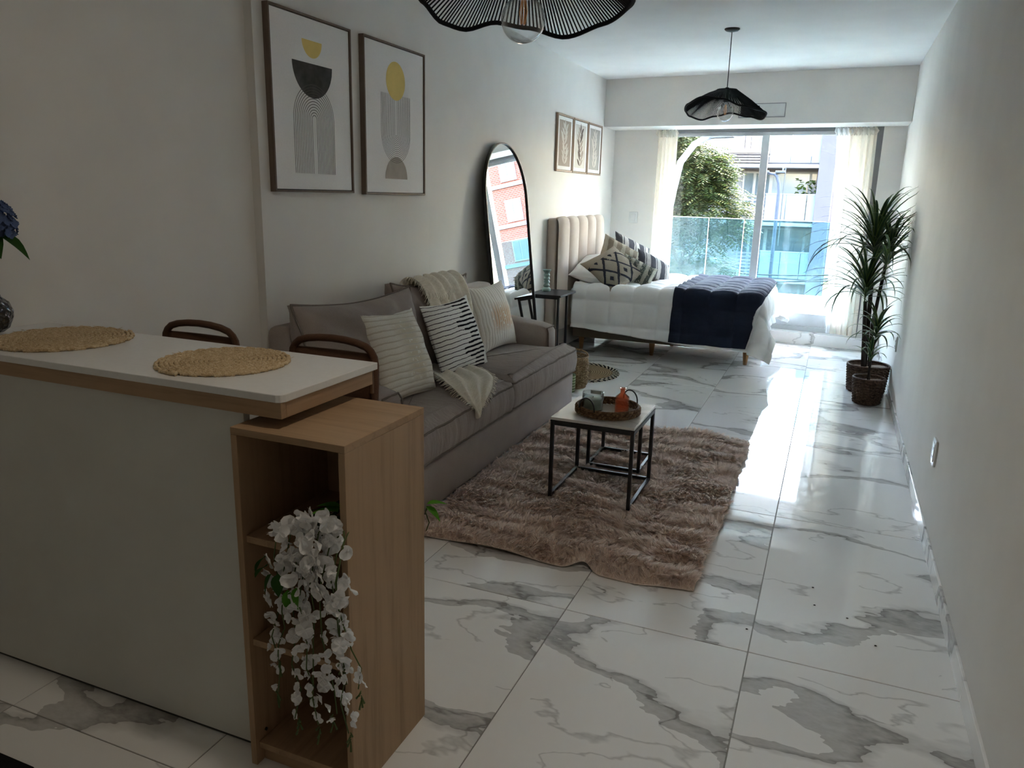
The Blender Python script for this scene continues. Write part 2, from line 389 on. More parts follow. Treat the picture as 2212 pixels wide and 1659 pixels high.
MB().box(-.215, .225, -.006, -.001, -.06, .062).build('cover', PLASTIC, ac, bevel=.002)
fr = MB()
for (a, b, c, d) in ((-.222, -.214, -.066, .068), (.224, .232, -.066, .068), (-.222, .232, .060, .068), (-.222, .232, -.068, -.060)): fr.box(a, b, -.010, -.001, c, d)
fr.build('frame', m_plain('grey_plastic_edge', (.33, .33, .33, 1), .5), ac)
MB().box(-.205, -.02, -.0085, -.0055, -.05, .045).build('opening', DARK, ac)
MB().tube([(-.19, -.012, -.045), (-.12, -.03, -.05), (-.06, -.02, -.042), (-.03, -.008, -.02)], .005, 6).build('wire', DARK, ac, smooth=True)
tag(ac, 'white recessed air-conditioning connection box in the beam behind the far pendant', 'wall box')
# ================================================================= outside: balcony, street, neighbours
BALW = m_plain('balcony_white', (.80, .80, .79, 1), .7)
struct(prism([(-4.2, fy(-4.2, .2)), (3.2, fy(3.2, .2)), (3.2, fy(3.2, 1.25)), (-4.2, fy(-4.2, 1.25))], -.25, .03).build('floor_balcony', BALW), 'pale balcony floor')
struct(prism([(-4.2, fy(-4.2, 1.05)), (3.2, fy(3.2, 1.05)), (3.2, fy(3.2, 1.19)), (-4.2, fy(-4.2, 1.19))], .03, .385).build('wall_balcony', BALW), 'low white balcony kerb')
struct(prism([(-4.2, fy(-4.2, .2)), (3.2, fy(3.2, .2)), (3.2, fy(3.2, 1.55)), (-4.2, fy(-4.2, 1.55))], 2.40, 2.58).build('ceiling_sky_blocker', BALW), 'added slab out of view that blocks sun and high sky')  # added unseen overhang, sized to keep sun and steep sky light out
for k_, (a_, b_) in enumerate(((-2.80, -2.66),)):
    struct(prism([(a_, fy(a_, .2)), (b_, fy(b_, .2)), (b_, fy(b_, 1.19)), (a_, fy(a_, 1.19))], .031, 2.399).build('wall_side_light_blocker', BALW), 'added white wall out of view that blocks sidelong sky light')  # added unseen side wall, cuts sky light falling sideways through the window
RAILG = m_glass('teal_railing_glass', (.62, .82, .86, 1), .012, (.55, .85, .95, 1), .6); EDGE = m_plain('bright_glass_edge', (.75, .85, .85, 1), .3, .5)
rail = empty('balcony_railing', (-.7, fy(-.7, 1.12), .385))
pl = rail.location
for (a, b) in ((-3.3, -2.42), (-2.405, -1.50), (-1.485, -1.065), (-1.05, .10), (.115, 1.2)):
    mb = fbox(a, b, 1.113, 1.127, .386, 1.262); pn = MB().add([(x-pl.x, y-pl.y, z-pl.z) for x, y, z in mb.v], mb.f).build('glass_panel', RAILG, rail)
    mb = fbox(a, b, 1.1125, 1.1275, 1.2625, 1.270); MB().add([(x-pl.x, y-pl.y, z-pl.z) for x, y, z in mb.v], mb.f).build('panel_edge', EDGE, pn)
    mb = fbox(b-.004, b+.003, 1.1125, 1.1275, .386, 1.262); MB().add([(x-pl.x, y-pl.y, z-pl.z) for x, y, z in mb.v], mb.f).build('panel_edge', EDGE, pn)
tag(rail, 'teal glass panels of the balcony railing outside the window', 'railing')
struct(MB().box(-60, 60, 10.6, 90, -8.3, -8.0).build('street', m_plain('asphalt', (.07, .07, .072, 1), .9)), 'street far below')

FAC = m_plain('lavender_render', (.085, .080, .105, 1), .85, .1, var=.05, scale=1); FACP = m_plain('pale_render', (.13, .13, .135, 1), .85, .1, var=.05, scale=1); FRM = m_plain('pale_frame', (.20, .205, .21, 1), .5); SLATM = m_plain('brown_slat', (.10, .085, .078, 1), .7); PANE = m_plain('curtained_pane', (.16, .185, .20, 1), .12, .6, var=.25, scale=.8); PANED = m_plain('dim_pane', (.06, .08, .095, 1), .08, .6, var=.3, scale=.6); FROST = m_translucent('frosted_rail_glass', (.27, .32, .335, 1), .5); ACW = m_plain('ac_casing', (.24, .235, .225, 1), .6); GRILL = m_plain('dark_grille', (.10, .10, .11, 1), .6)
bd = empty('apartment_block', (-4, 36, -8))
def wb(par, name, mat, x0, x1, y0, y1, z0, z1): return mbox(par, name, mat, x0, x1, y0, y1, z0, z1, 0)
wb(bd, 'wall', FACP, -13, -.96, 36.2, 46, -8, 3.35); wb(bd, 'fin_wall', FAC, -.955, -.36, 34.6, 46, -8, 6.0)
for k in range(4):
    zs = 2.955-2.36*k
    wb(bd, 'ledge', FRM, -4.7, -.78, 34.7, 36.19, zs-.14, zs)
    if k:
        w_ = wb(bd, 'window', FRM, -4.05, -.98, 36.12, 36.195, zs+.02, zs+2.10)
        for (a, b, m) in ((-3.98, -3.62, PANED), (-3.50, -2.95, PANED), (-2.80, -1.32, PANE), (-1.22, -1.03, PANED)):
            pn = wb(bd, 'pane', m if k == 1 else PANED, a, b, 36.09, 36.115, zs+.08, zs+2.02); pn.parent = w_; pn.location = pn.location-w_.location
    rw = empty('glass_rail', parent=bd)
    for (a, b) in ((-2.90, -2.10), (-2.07, -1.30), (-1.27, -.52)):
        g = wb(bd, 'rail_panel', FROST, a, b, 34.72, 34.75, zs+.06, zs+(1.36 if k == 0 else 1.14)); g.parent = rw
    wb(bd, 'rail_cap', FRM, -2.92, -.50, 34.70, 34.77, zs+(1.362 if k == 0 else 1.142), zs+(1.39 if k == 0 else 1.18)).parent = rw
    for s in range(11 if k else 5):
        z = zs-.45+.145*s if k else zs+.05+.11*s
        wb(bd, 'slat', SLATM, -4.7, -2.92, 34.74, 34.80, z, z+.075)
def ac_unit(x, y, z):
    u_ = empty('ac_unit', parent=bd); u_.location = (x+4, y-36, z+8)
    mm = MB().box(-.42, .42, -.16, .16, 0, .58).build('casing', ACW, u_)
    for q in range(9):
        zz = .08+q*.052; hw_ = math.sqrt(max(0.002, .21**2-(zz-.29)**2)); MB().box(-.12-hw_, -.12+hw_, -.175, -.161, zz, zz+.022).build('grille_bar', GRILL, u_)
ac_unit(-4.49, 35.0, 3.56); ac_unit(-3.28, 35.0, 3.56); ac_unit(-3.35, 35.3, .62); wb(bd, 'roof_slab', FRM, -13, -2.93, 34.7, 37, 3.40, 3.55)
for x in (-4.0, -3.75, -2.95): wb(bd, 'roof_post', SLATM, x-.03, x+.03, 35.2, 35.26, 3.551, 4.6)
for (xx, zz) in ((-6.6, -.9), (-6.6, 1.4), (-8.6, -.9), (-8.6, 1.4)):
    w_ = wb(bd, 'window', FRM, xx-.7, xx+.7, 36.12, 36.195, zz, zz+1.3); pn = wb(bd, 'pane', PANED, xx-.6, xx+.6, 36.09, 36.115, zz+.1, zz+1.2); pn.parent = w_; pn.location = pn.location-w_.location
tag(bd, 'pale apartment block with frosted glass balconies across the street', 'building')
pp = empty('balcony_plant', (-1.35, 35.3, .62))
rnb = random.Random(3); LFO = m_translucent('light_foliage', (.06, .10, .02, 1), .4)
MB().tube([(0, 0, 0), (.05, 0, .6), (.0, 0, 1.5)], .03, 6).build('stem', m_plain('bark_pale', (.2, .15, .1, 1)), pp)
lq = MB().add([(-.05, 0, 0), (.05, 0, 0), (.07, .12, .02), (0, .24, -.02), (-.07, .12, .02)], [(0, 1, 2, 3, 4)]).mesh('leaf', LFO)
for k in range(60):
    z = rnb.uniform(.7, 1.75); inst('leaf', lq, pp, Matrix.Translation((rnb.gauss(0, .22), rnb.gauss(0, .15), z)) @ Matrix.Rotation(rnb.uniform(0, 6.28), 4, 'Z') @ Matrix.Rotation(rnb.uniform(-.9, .9), 4, 'X'))
tag(pp, 'small leafy shrub on the balcony across the street', 'plant')

BRICK = NT('red_brick_far'); _v = BRICK.coords('Object', rot=(PI/2, 0, 0)); _b = BRICK.new('ShaderNodeTexBrick'); BRICK.link(_v, _b.inputs[0]); _b.inputs['Scale'].default_value = 2.2; _b.inputs['Color1'].default_value = (.16, .05, .034, 1); _b.inputs['Color2'].default_value = (.19, .068, .045, 1); _b.inputs['Mortar'].default_value = (.2, .17, .15, 1); BRICK.color(_b.outputs[0]).rough(.9, .1)
bb2 = empty('brick_building', (4.2, 46, -8))
wb(bb2, 'wall', BRICK.m, .0, 15.2, 46, 56, -8, 15.5)
for k in range(9):
    z = -6.5+2.5*k; wb(bb2, 'string_course', FACP, -.02, 15.22, 45.9, 45.995, z-.35, z-.12)
    for x in (1.2, 3.4, 5.6, 7.8, 9.8, 11.6, 13.9):
        w_ = wb(bb2, 'window', FRM, x-.55, x+.55, 45.93, 45.995, z, z+1.35)
        for (a, b) in ((-.48, -.03), (.03, .48)):
            pn = wb(bb2, 'pane', PANED, x+a, x+b, 45.90, 45.928, z+.08, z+1.27); pn.parent = w_; pn.location = pn.location-w_.location
tag(bb2, 'red brick building with rows of windows beyond the cream curtain', 'building')

# street tree: forked trunk, many pinnate leaves
TX, TY = -4.05, 22.0
tree = empty('street_tree', (TX, TY, -8)); BARK = m_plain('tree_bark', (.09, .075, .06, 1), .9, .1, var=.3, scale=4)
rt = random.Random(12); limbs = MB()
limbs.tube([(-.6, 0, 0), (-.55, .05, 2.5), (-.45, 0, 4.4)], [.17, .15, .13], 8)
for (c_, r_) in ((( -1.0, .1, 7.2), .07), ((.1, .1, 7.6), .08), ((-1.6, 0, 6.4), .06), ((.5, 0, 6.2), .05)):
    m_ = Vector((-.45, 0, 4.4)).lerp(Vector(c_), .5)+Vector((rt.uniform(-.15, .15), 0, .15)); limbs.tube([(-.45, 0, 4.4), m_, c_], [r_*1.3, r_, r_*.7], 7)
    for q_ in range(4):
        e_ = Vector(c_)+Vector((rt.uniform(-.8, .8), rt.uniform(-.5, .5), rt.uniform(.9, 2.4))); limbs.tube([c_, Vector(c_).lerp(e_, .5)+Vector((rt.uniform(-.12, .12), 0, 0)), e_], [r_*.6, r_*.45, r_*.2], 6)
limbs.build('trunk', BARK, tree, smooth=True)
LTR = NT('tree_leaf'); _oi = LTR.new('ShaderNodeNewGeometry'); _c = LTR.ramp(_oi.outputs['Random Per Island'], [(.0, (.016, .032, .008, 1)), (.55, (.030, .050, .011, 1)), (1.0, (.075, .072, .016, 1))]); LTR.color(_c).rough(.6, .25)
_tl = LTR.new('ShaderNodeBsdfTranslucent'); LTR.link(_c, _tl.inputs[0]); _mx = LTR.new('ShaderNodeMixShader'); _mx.inputs[0].default_value = .4; LTR.link(LTR.p.outputs[0], _mx.inputs[1]); LTR.link(_tl.outputs[0], _mx.inputs[2]); LTR.link(_mx.outputs[0], LTR.out.inputs[0])
NL = 9500; cen = []
lobes = [((-.4, 0, 10.0), (1.5, 1.3, 1.3)), ((.75, -.2, 9.1), (1.05, 1.2, 1.0)), ((.35, -.2, 10.2), (.9, 1.0, .8)), ((-1.2, 0, 8.6), (1.4, 1.2, 1.1)), ((.35, .2, 7.2), (1.35, 1.3, .85)), ((-1.4, -.3, 6.6), (1.5, 1.3, 1.1)), ((-.2, .1, 5.6), (1.5, 1.2, 1.0)), ((-.6, 0, 11.0), (.9, .9, .8))]
for k in range(NL):
    c, r_ = lobes[rt.randrange(len(lobes))]; d = Vector((rt.gauss(0, 1), rt.gauss(0, 1), rt.gauss(0, 1))).normalized(); f_ = rt.uniform(.45, 1.05); cen.append((c[0]+d.x*r_[0]*f_, c[1]+d.y*r_[1]*f_, c[2]+d.z*r_[2]*f_, d))
V_ = []; F_ = []
for (x, y, z, d) in cen:                               # each compound leaf: a rib with leaflets on both sides
    az = math.atan2(d.y, d.x)+rt.gauss(0, .5); ax = Vector((math.cos(az), math.sin(az), rt.uniform(-.55, .25))).normalized(); sd = Vector((-math.sin(az), math.cos(az), 0)); L = rt.uniform(.28, .48)
    for q in range(5):
        b = Vector((x, y, z))+ax*L*(q+.6)/5+Vector((0, 0, -.10*(q/5)**2))
        for s in (-1, 1):
            e1 = b+sd*s*.13*(1-.08*q)+ax*.05+Vector((0, 0, -.03)); w_ = ax*.032; k0 = len(V_)
            V_ += [tuple(b), tuple(b.lerp(e1, .5)+w_), tuple(e1), tuple(b.lerp(e1, .5)-w_)]; F_.append((k0, k0+1, k0+2, k0+3))
mb = MB(); mb.v = V_; mb.f = F_; fo = mb.build('foliage', LTR.m, tree, fix=False); fo['kind'] = 'stuff'
tag(tree, 'leafy green street tree outside the window beyond the railing', 'tree')

# two curved street lamps and overhead cables
POLE = m_plain('galvanised_pole', (.17, .19, .225, 1), .4, .5, var=.05); HEAD = m_plain('lamp_head_grey', (.05, .058, .06, 1), .5)
l1 = empty('street_lamp', (-2.62, 13.0, -8))
MB().tube([(0, 0, 0), (.0, 0, 8.6), (.03, 0, 9.30), (.079, 0, 9.625), (.16, 0, 10.06), (.36, 0, 10.335), (.535, 0, 10.434), (.62, 0, 10.45)], [.075, .06, .058, .056, .054, .052, .05, .045], 14).build('pole', POLE, l1, smooth=True)
MB().hexa([(.60, -.12, 10.42), (.98, -.10, 10.44), (.98, .10, 10.44), (.60, .12, 10.42), (.60, -.08, 10.50), (.94, -.07, 10.51), (.94, .07, 10.51), (.60, .08, 10.50)]).build('lamp_head', HEAD, l1, bevel=.02)
tag(l1, 'thick pale curved street lamp close to the window beside the curtain', 'street lamp', 'curved street lamps')
l2 = empty('street_lamp', (-1.93, 28.0, -8))
MB().tube([(0, 0, 0), (-.01, 0, 8.5), (-.015, 0, 9.766), (-.04, 0, 10.05), (-.12, 0, 10.27), (-.208, 0, 10.35), (-.43, 0, 10.376)], [.07, .06, .058, .055, .05, .045, .04], 12).build('pole', m_plain('blue_grey_pole', (.035, .045, .065, 1), .5), l2, smooth=True)
MB().tube([(-.20, 0, 10.35), (.02, 0, 10.40), (.06, 0, 10.47), (.05, 0, 10.62)], .03, 8).build('bracket', HEAD, l2, smooth=True)
for x in (-.52, .0): MB().box(x-.18, x+.14, -.1, .1, 10.38, 10.46).build('lamp_head', HEAD, l2, bevel=.02)
MB().tube([(.13, 0, 8.0), (.13, 0, 10.55)], .022, 6).build('side_arm', HEAD, l2)
tag(l2, 'thin dark curved street lamp with two heads in front of the apartment block', 'street lamp', 'curved street lamps')
CAB = m_plain('cable_black', (.015, .016, .018, 1), .7)
for k, (z0, z1, sag, y) in enumerate(((-.35, -.45, .25, 24), (-.75, -.55, .35, 25), (-1.25, -1.1, .3, 24.5), (-.95, -.80, .18, 26))):
    pts = [(-6+.7*i, y, z0+(z1-z0)*i/10-sag*math.sin(PI*i/10)) for i in range(11)]
    tag(MB().tube(pts, .022, 6).build('overhead_cable', CAB, None, smooth=True), ('highest', 'long slack', 'lowest', 'thin second')[k]+' overhead cable sagging across the street seen through the railing glass', 'cable', 'overhead cables')
# ================================================================= breakfast bar, shelf unit, stools
OAKX = m_wood('oak_laminate_long', (.40, .265, .155, 1), (.26, .165, .09, 1), 'X', .8)
OAKY = m_wood('oak_laminate_deep', (.40, .265, .155, 1), (.26, .165, .09, 1), 'Y', .8)
OAKZ = m_wood('oak_laminate_upright', (.40, .265, .155, 1), (.26, .165, .09, 1), 'Z', .7)
SLAB = m_plain('white_quartz_top', (.80, .80, .785, 1), .32, .4, var=.02, scale=60)
PANEL = m_plain('warm_white_panel', (.66, .66, .62, 1), .55, .3, var=.02)
bar = empty('breakfast_bar', (-1.8, 1.6, 0))
# slab with a rounded outer corner
out = [(XL, 1.402), (-1.172, 1.402), (-1.160, 1.407), (-1.155, 1.419), (-1.155, 1.820), (XL, 1.826)]
MB().add([(x+1.8, y-1.6, 1.008) for x, y in out]+[(x+1.8, y-1.6, 1.028) for x, y in out], [(5, 4, 3, 2, 1, 0), (6, 7, 8, 9, 10, 11)]+[(i, (i+1) % 6, 6+(i+1) % 6, 6+i) for i in range(6)]).build('countertop', SLAB, bar, bevel=.002)
mbox(bar, 'apron', OAKX, XL, -1.160, 1.406, 1.426, .968, 1.0075, .0015)
mbox(bar, 'apron', OAKY, -1.180, -1.160, 1.4265, 1.800, .968, 1.0075, .0015)
mbox(bar, 'apron', OAKX, XL, -1.1805, 1.795, 1.812, .968, 1.0075, .0015)
mbox(bar, 'front_panel', PANEL, XL, -1.290, 1.424, 1.446, .012, .967, .001)
mbox(bar, 'plinth', m_plain('dark_plinth', (.05, .05, .048, 1), .6), XL, -1.292, 1.430, 1.444, .0, .0125, 0)
mbox(bar, 'support_post', PANEL, -1.275, -1.235, 1.47, 1.51, .9445, .9675, .001)
MB().tube([(-1.167+1.8, 1.806-1.6, .94), (-1.167+1.8, 1.806-1.6, 1.004)], .006, 8).build('bracket', m_plain('brown_bracket', (.16, .09, .05, 1), .5), bar)
tag(bar, 'breakfast bar with white top, oak edge and plain off-white front', 'counter')

# narrow open shelf unit
su = empty('shelf_unit', (-1.1225, 1.5525, 0))
X0, X1, Y0, Y1, ZT, TH = -1.285, -.960, 1.370, 1.735, .943, .018
mbox(su, 'top', OAKX, X0, X1, Y0, Y1, ZT-TH, ZT, .001)
mbox(su, 'side_panel', OAKZ, X0, X0+TH, Y0, Y1, 0, ZT-TH-.0005, .001); mbox(su, 'side_panel', OAKZ, X1-TH, X1, Y0, Y1, 0, ZT-TH-.0005, .001)
mbox(su, 'back_panel', OAKZ, X0+TH+.0005, X1-TH-.012, Y1-.012, Y1-.002, .05, ZT-TH-.001, .0005)
for z in (.064, .372, .660): mbox(su, 'shelf', OAKY, X0+TH+.0005, X1-TH-.0005, Y0+.012, Y1-.013, z-TH, z, .001)
mbox(su, 'kick_board', OAKX, X0+TH+.0005, X1-TH-.0005, Y0+.03, Y0+.045, 0, .0455, .0005)
DKM = m_plain('dark_screw', (.03, .025, .02, 1), .4, .5)
for (y, z) in ((1.44, .90), (1.41, .085)):
    s = MB().lathe([(0, 0), (.0045, 0), (.0045, .004), (0, .006)], 10).build('screw', DKM, su); s.rotation_euler = (0, PI/2, 0); s.location = (X0+TH+1.1225, y-1.5525, z)
tag(su, 'tall narrow oak shelf unit standing at the end of the breakfast bar', 'shelf')

# bar stools with rounded brown backs
LEATHER = m_fabric('brown_woven_leather', (.12, .06, .034, 1), 420, .5, .2, .5); BLK = m_plain('black_metal', (.012, .012, .013, 1), .38, .5)
def stool(cx, cy, label):
    s = empty('bar_stool', (cx, cy, 0))
    for (sx, sy) in ((-1, -1), (1, -1), (1, 1), (-1, 1)):
        MB().tube([(sx*.135, sy*.12, .70), (sx*.19, sy*.18, .006)], .011, 10).build('leg', BLK, s, smooth=True)
    MB().tube([(-.174, -.162, .2), (.174, -.162, .2), (.174, .162, .2), (-.174, .162, .2)], .008, 8, closed=True).build('footrest', BLK, s, smooth=True)
    st = []
    for k in range(40):
        a = 2*PI*k/40; c, d = math.cos(a), math.sin(a); st.append((.185*abs(c)**.6*(1 if c > 0 else -1), .175*abs(d)**.6*(1 if d > 0 else -1), .70))
    MB().poly(st, .035).build('seat', LEATHER, s, bevel=.012, seg=3)
    # hoop back at the far side
    hp = [(-.165, .165, .72), (-.168, .178, .82), (-.165, .19, .93)]
    for k in range(13):
        a = PI-PI*k/12; hp.append((.110*math.cos(a)*1.0+(.052 if math.cos(a) > 0 else -.052)*min(1, abs(math.cos(a))*1.6), .195, .955+.075*math.sin(a)**.8))
    hp += [(.165, .19, .93), (.168, .178, .82), (.165, .165, .72)]
    MB().tube(hp, .0125, 10).build('back_hoop', LEATHER, s, smooth=True)
    P = [[(x, .195+.012*math.cos(x*9), z) for z in (.80, .86, .925, .99)] for x in np.linspace(-.15, .15, 13)]
    MB().grid(P).build('backrest', LEATHER, s, smooth=True, solid=.012)
    tag(s, label, 'stool', 'stools behind the breakfast bar')
stool(-2.035, 1.86, 'brown hoop-backed bar stool nearer the long left wall')
stool(-1.475, 1.86, 'brown hoop-backed bar stool at the end nearer the shelf unit')

# braided straw place mats: one coiled plait each
STRAW = NT('seagrass_plait'); _v = STRAW.coords('Object'); _n = STRAW.noise(_v, 90, 4, .7); _n2 = STRAW.noise(_v, 420, 2, .8)
STRAW.color(STRAW.ramp(STRAW.math('ADD', STRAW.math('MULTIPLY', _n, .6), STRAW.math('MULTIPLY', _n2, .4)), [(.25, (.30, .19, .085, 1)), (.45, (.62, .45, .25, 1)), (.68, (.92, .80, .58, 1))])).rough(.75, .25).bump(_n2, .5, .004)
def place_mat(cx, cy, r, label, seed):
    rn = random.Random(seed); o = empty('place_mat', (cx, cy, 1.0285))
    mb = MB(); strands = 3; step = .0125; turns = r/step
    # plaited coil: three interleaved strands run round the spiral
    for s in range(strands):
        pts = []; th = .0
        while th < turns*2*PI:
            rad = .004+step*th/(2*PI); ph = rad*th*0+th*rad*0
            L = step*th*th/(4*PI)                  # arc length along the spiral
            p = L/.022*2*PI+s*2*PI/3
            rr = rad+.0042*math.sin(p); z = .0052+.0026*math.sin(2*p+s)
            pts.append((rr*math.cos(th), rr*math.sin(th), z)); th += max(.05, .0062/max(rad, .02))
        mb.tube(pts, .0044, 5, flat=.75)
    mb.build('plait', STRAW.m, o, smooth=True)
    fz = MB()
    for k in range(260):
        a = rn.random()*2*PI; rr = r*math.sqrt(rn.random()); d = rn.random()*2*PI; l = .008+.014*rn.random(); x, y = rr*math.cos(a), rr*math.sin(a)
        fz.tube([(x, y, .008), (x+l*.5*math.cos(d), y+l*.5*math.sin(d), .0125), (x+l*math.cos(d), y+l*math.sin(d), .010+.006*rn.random())], .0005, 3)
    z = fz.build('loose_straw', STRAW.m, o); z['kind'] = 'stuff'
    tag(o, label, 'place mat', 'round straw mats on the breakfast bar')
place_mat(-1.512, 1.612, .172, 'round braided straw mat near the free end of the bar top', 1)
place_mat(-2.165, 1.630, .190, 'round braided straw mat beside the hammered vase', 2)

# hammered dark-glass vase and its blue flowers
VASE = NT('hammered_dark_glass'); _v = VASE.coords('Object'); vo = VASE.new('ShaderNodeTexVoronoi'); VASE.link(_v, vo.inputs['Vector']); vo.inputs['Scale'].default_value = 62
VASE.color((.06, .065, .07, 1)).rough(.08, .8).bump(vo.outputs['Distance'], .9, .008); VASE.p.inputs['Metallic'].default_value = .35
vz = empty('flower_vase', (-2.405, 1.578, 1.040))
MB().lathe([(.030, 0), (.046, .012), (.060, .045), (.061, .065), (.052, .092), (.032, .110), (.026, .135), (.034, .150), (.030, .150), (.022, .135), (.0, .10)], 40).build('body', VASE.m, vz, smooth=True)
tag(vz, 'dark hammered glass vase standing on the bar top by the straw mat', 'vase')
HYD = m_translucent('blue_petal', (.13, .19, .36, 1), .25); LEAFD = m_translucent('dark_leaf', (.035, .10, .02, 1), .25)
def leaf_mesh(L, w, mat, fold=.25, curl=.3, n=6):
    P = []
    for i in range(n+1):
        t = i/n; ww = w*math.sin(PI*min(1, t**.75))*(1-.15*t)+.0006; z = -curl*L*t*t
        P.append([(-ww, L*t, z+ww*fold), (0, L*t, z), (ww, L*t, z+ww*fold)])
    return MB().grid(P)
bq = empty('hydrangea_bouquet', (-2.405, 1.578, 1.185))
st = MB()
st.tube([(0, 0, -.055), (.0, .0, .10), (.01, .0, .18)], .004, 6); st.tube([(0, 0, -.05), (-.02, -.03, .12), (-.05, -.06, .26)], .004, 6); st.build('stem', m_plain('stem_green', (.04, .10, .02, 1)), bq, smooth=True)
pm = MB()
for k in range(4):
    a = k*PI/2; P = []
    for i in range(4):
        t = i/3; ww = .008*math.sin(PI*(.12+.80*t)); P.append([(t*.013*math.cos(a)-ww*math.sin(a), t*.013*math.sin(a)+ww*math.cos(a), .002+.004*t*t), (t*.013*math.cos(a), t*.013*math.sin(a), .0+.003*t*t), (t*.013*math.cos(a)+ww*math.sin(a), t*.013*math.sin(a)-ww*math.cos(a), .002+.004*t*t)])
    pm.grid(P)
floret = pm.mesh('floret', HYD, True)
_core = MB().lathe([(.058*math.sin(t_), -.058*math.cos(t_)) for t_ in np.linspace(0, PI, 12)], 18).build('flower_head_core', HYD, bq, smooth=True); _core.location = (.034, 0, .19)
for k in range(170):
    z = 1-2*(k+.5)/170; a = k*2.39996; rr = math.sqrt(1-z*z); d = Vector((rr*math.cos(a), rr*math.sin(a), z))
    if z < -.45: continue
    c = Vector((.034, .0, .190))+d*random.Random(k).uniform(.064, .082)
    inst('floret', floret, bq, Matrix.Translation(c) @ (d+Vector((random.Random(k+9).uniform(-.4, .4), random.Random(k+5).uniform(-.4, .4), .15))).to_track_quat('Z', 'Y').to_matrix().to_4x4() @ Matrix.Scale(1.15, 4))
lm = leaf_mesh(.12, .038, LEAFD, .3, .35).mesh('leaf', LEAFD, True)
for (c, rz, rx) in (((.02, -.01, .16), -1.75, -.25), ((.03, .02, .16), -1.1, -.35), ((-.03, -.04, .25), .2, .9), ((-.04, -.04, .27), -.9, 1.1), ((.0, -.03, .15), -2.6, -.3), ((-.02, -.02, .28), -1.9, 1.0)):
    inst('leaf', lm, bq, Matrix.Translation(c) @ Matrix.Rotation(rz, 4, 'Z') @ Matrix.Rotation(rx, 4, 'X'))
tag(bq, 'blue hydrangea with dark green leaves in the hammered vase', 'flowers')
tag(mbox(None, 'floor_mat', m_fabric('black_mat', (.01, .01, .011, 1), 200), -2.45, -1.78, .60, 1.118, .0005, .012, .004), 'black floor mat corner on the tiles in front of the bar', 'mat')

# white artificial wisteria spilling from the top shelf
wz = empty('artificial_wisteria', (-1.1, 1.45, .66))
PETAL = m_translucent('white_silk_petal', (.90, .90, .90, 1), .25); STEMG = m_plain('stem_olive', (.07, .11, .03, 1)); LEAFG = m_translucent('bright_leaf', (.10, .30, .03, 1), .35)
def petal_flower(seed, open_):
    rn = random.Random(seed); mb = MB()
    for k in range(4):
        a = k*PI/2+rn.uniform(-.3, .3); L = rn.uniform(.015, .021); wd = rn.uniform(.010, .014); tilt = open_+rn.uniform(-.25, .25); P = []
        ca, sa = math.cos(a), math.sin(a)
        for i in range(5):
            t = i/4; ww = wd*math.sin(PI*(.06+.80*t)); r = L*t*math.cos(tilt); z = L*t*math.sin(tilt)-.006*t*t
            cup = .30*ww
            P.append([(r*ca-ww*sa, r*sa+ww*ca, z+cup), (r*ca-.5*ww*sa, r*sa+.5*ww*ca, z+.2*cup), (r*ca, r*sa, z), (r*ca+.5*ww*sa, r*sa-.5*ww*ca, z+.2*cup), (r*ca+ww*sa, r*sa-ww*ca, z+cup)])
        mb.grid(P)
    return mb.mesh('blossom', PETAL, True)
fl = [petal_flower(k, o) for k, o in enumerate((.15, .5, .8, 1.05))]
rn = random.Random(5)
def put_flower(p, sc=1.0, out=None):
    d = Vector(out) if out else Vector((rn.uniform(-.8, .8), -1+rn.uniform(-.3, .5), rn.uniform(-.7, .5)))
    d.normalize()
    M = Matrix.Translation(Vector(p)-Vector((-1.1, 1.45, .66))) @ d.to_track_quat('Z', 'Y').to_matrix().to_4x4() @ Matrix.Rotation(rn.uniform(0, 6.28), 4, 'Z') @ Matrix.Scale(sc*rn.uniform(.85, 1.2), 4)
    inst('blossom', rn.choice(fl), wz, M)
# strands: top point, bottom point (world), number of blossoms
strands = [((-1.135, 1.325, .66), (-1.140, 1.315, .305), 13), ((-1.10, 1.31, .62), (-1.12, 1.305, .40), 9), ((-1.07, 1.31, .62), (-1.065, 1.30, .26), 15), ((-1.04, 1.30, .62), (-1.03, 1.30, .35), 12),
           ((-1.02, 1.305, .62), (-1.005, 1.30, .255), 16), ((-.99, 1.30, .62), (-.965, 1.30, .30), 14), ((-.965, 1.31, .64), (-.91, 1.29, .275), 17), ((-.95, 1.305, .64), (-.875, 1.285, .40), 13), ((-.95, 1.31, .64), (-.93, 1.295, .44), 9)]
stm = MB()
for (a, b, n) in strands:
    a, b = Vector(a), Vector(b); root = Vector((-1.02+rn.uniform(-.06, .06), 1.50, .70)); lip = Vector((a.x, 1.345, .715+rn.uniform(-.01, .02)))
    path = [root, (root+lip)/2+Vector((0, 0, .03)), lip, a]+[a.lerp(b, t)+Vector((rn.uniform(-.012, .012), rn.uniform(-.008, .008), 0)) for t in (.2, .4, .6, .8, 1)]
    stm.tube(path, .0016, 5)
    for k in range(n):
        t = (k+rn.uniform(.1, .9))/n; p = a.lerp(b, t); sp = .022*(1-.5*t)
        put_flower(p+Vector((rn.uniform(-sp, sp), rn.uniform(-.015, .012), rn.uniform(-.008, .008))), 1.08-.30*t)
    # green tip buds
    for k in range(5):
        q = b+Vector((rn.uniform(-.012, .012), rn.uniform(-.006, .006), -.012-.009*k)); stm.tube([b+Vector((0, 0, -.006*k)), q], [.0012, .0026], 5)
for k in range(85):                                     # the thick bunch at the shelf lip
    x = -1.035+rn.gauss(0, .048); x = max(-1.16, min(-.925, x)); z = .70+rn.uniform(-.075, .085)-abs(x+1.03)*.35
    put_flower((x, 1.312+rn.uniform(-.022, .05)+.10*max(0, z-.74), z), 1.15)
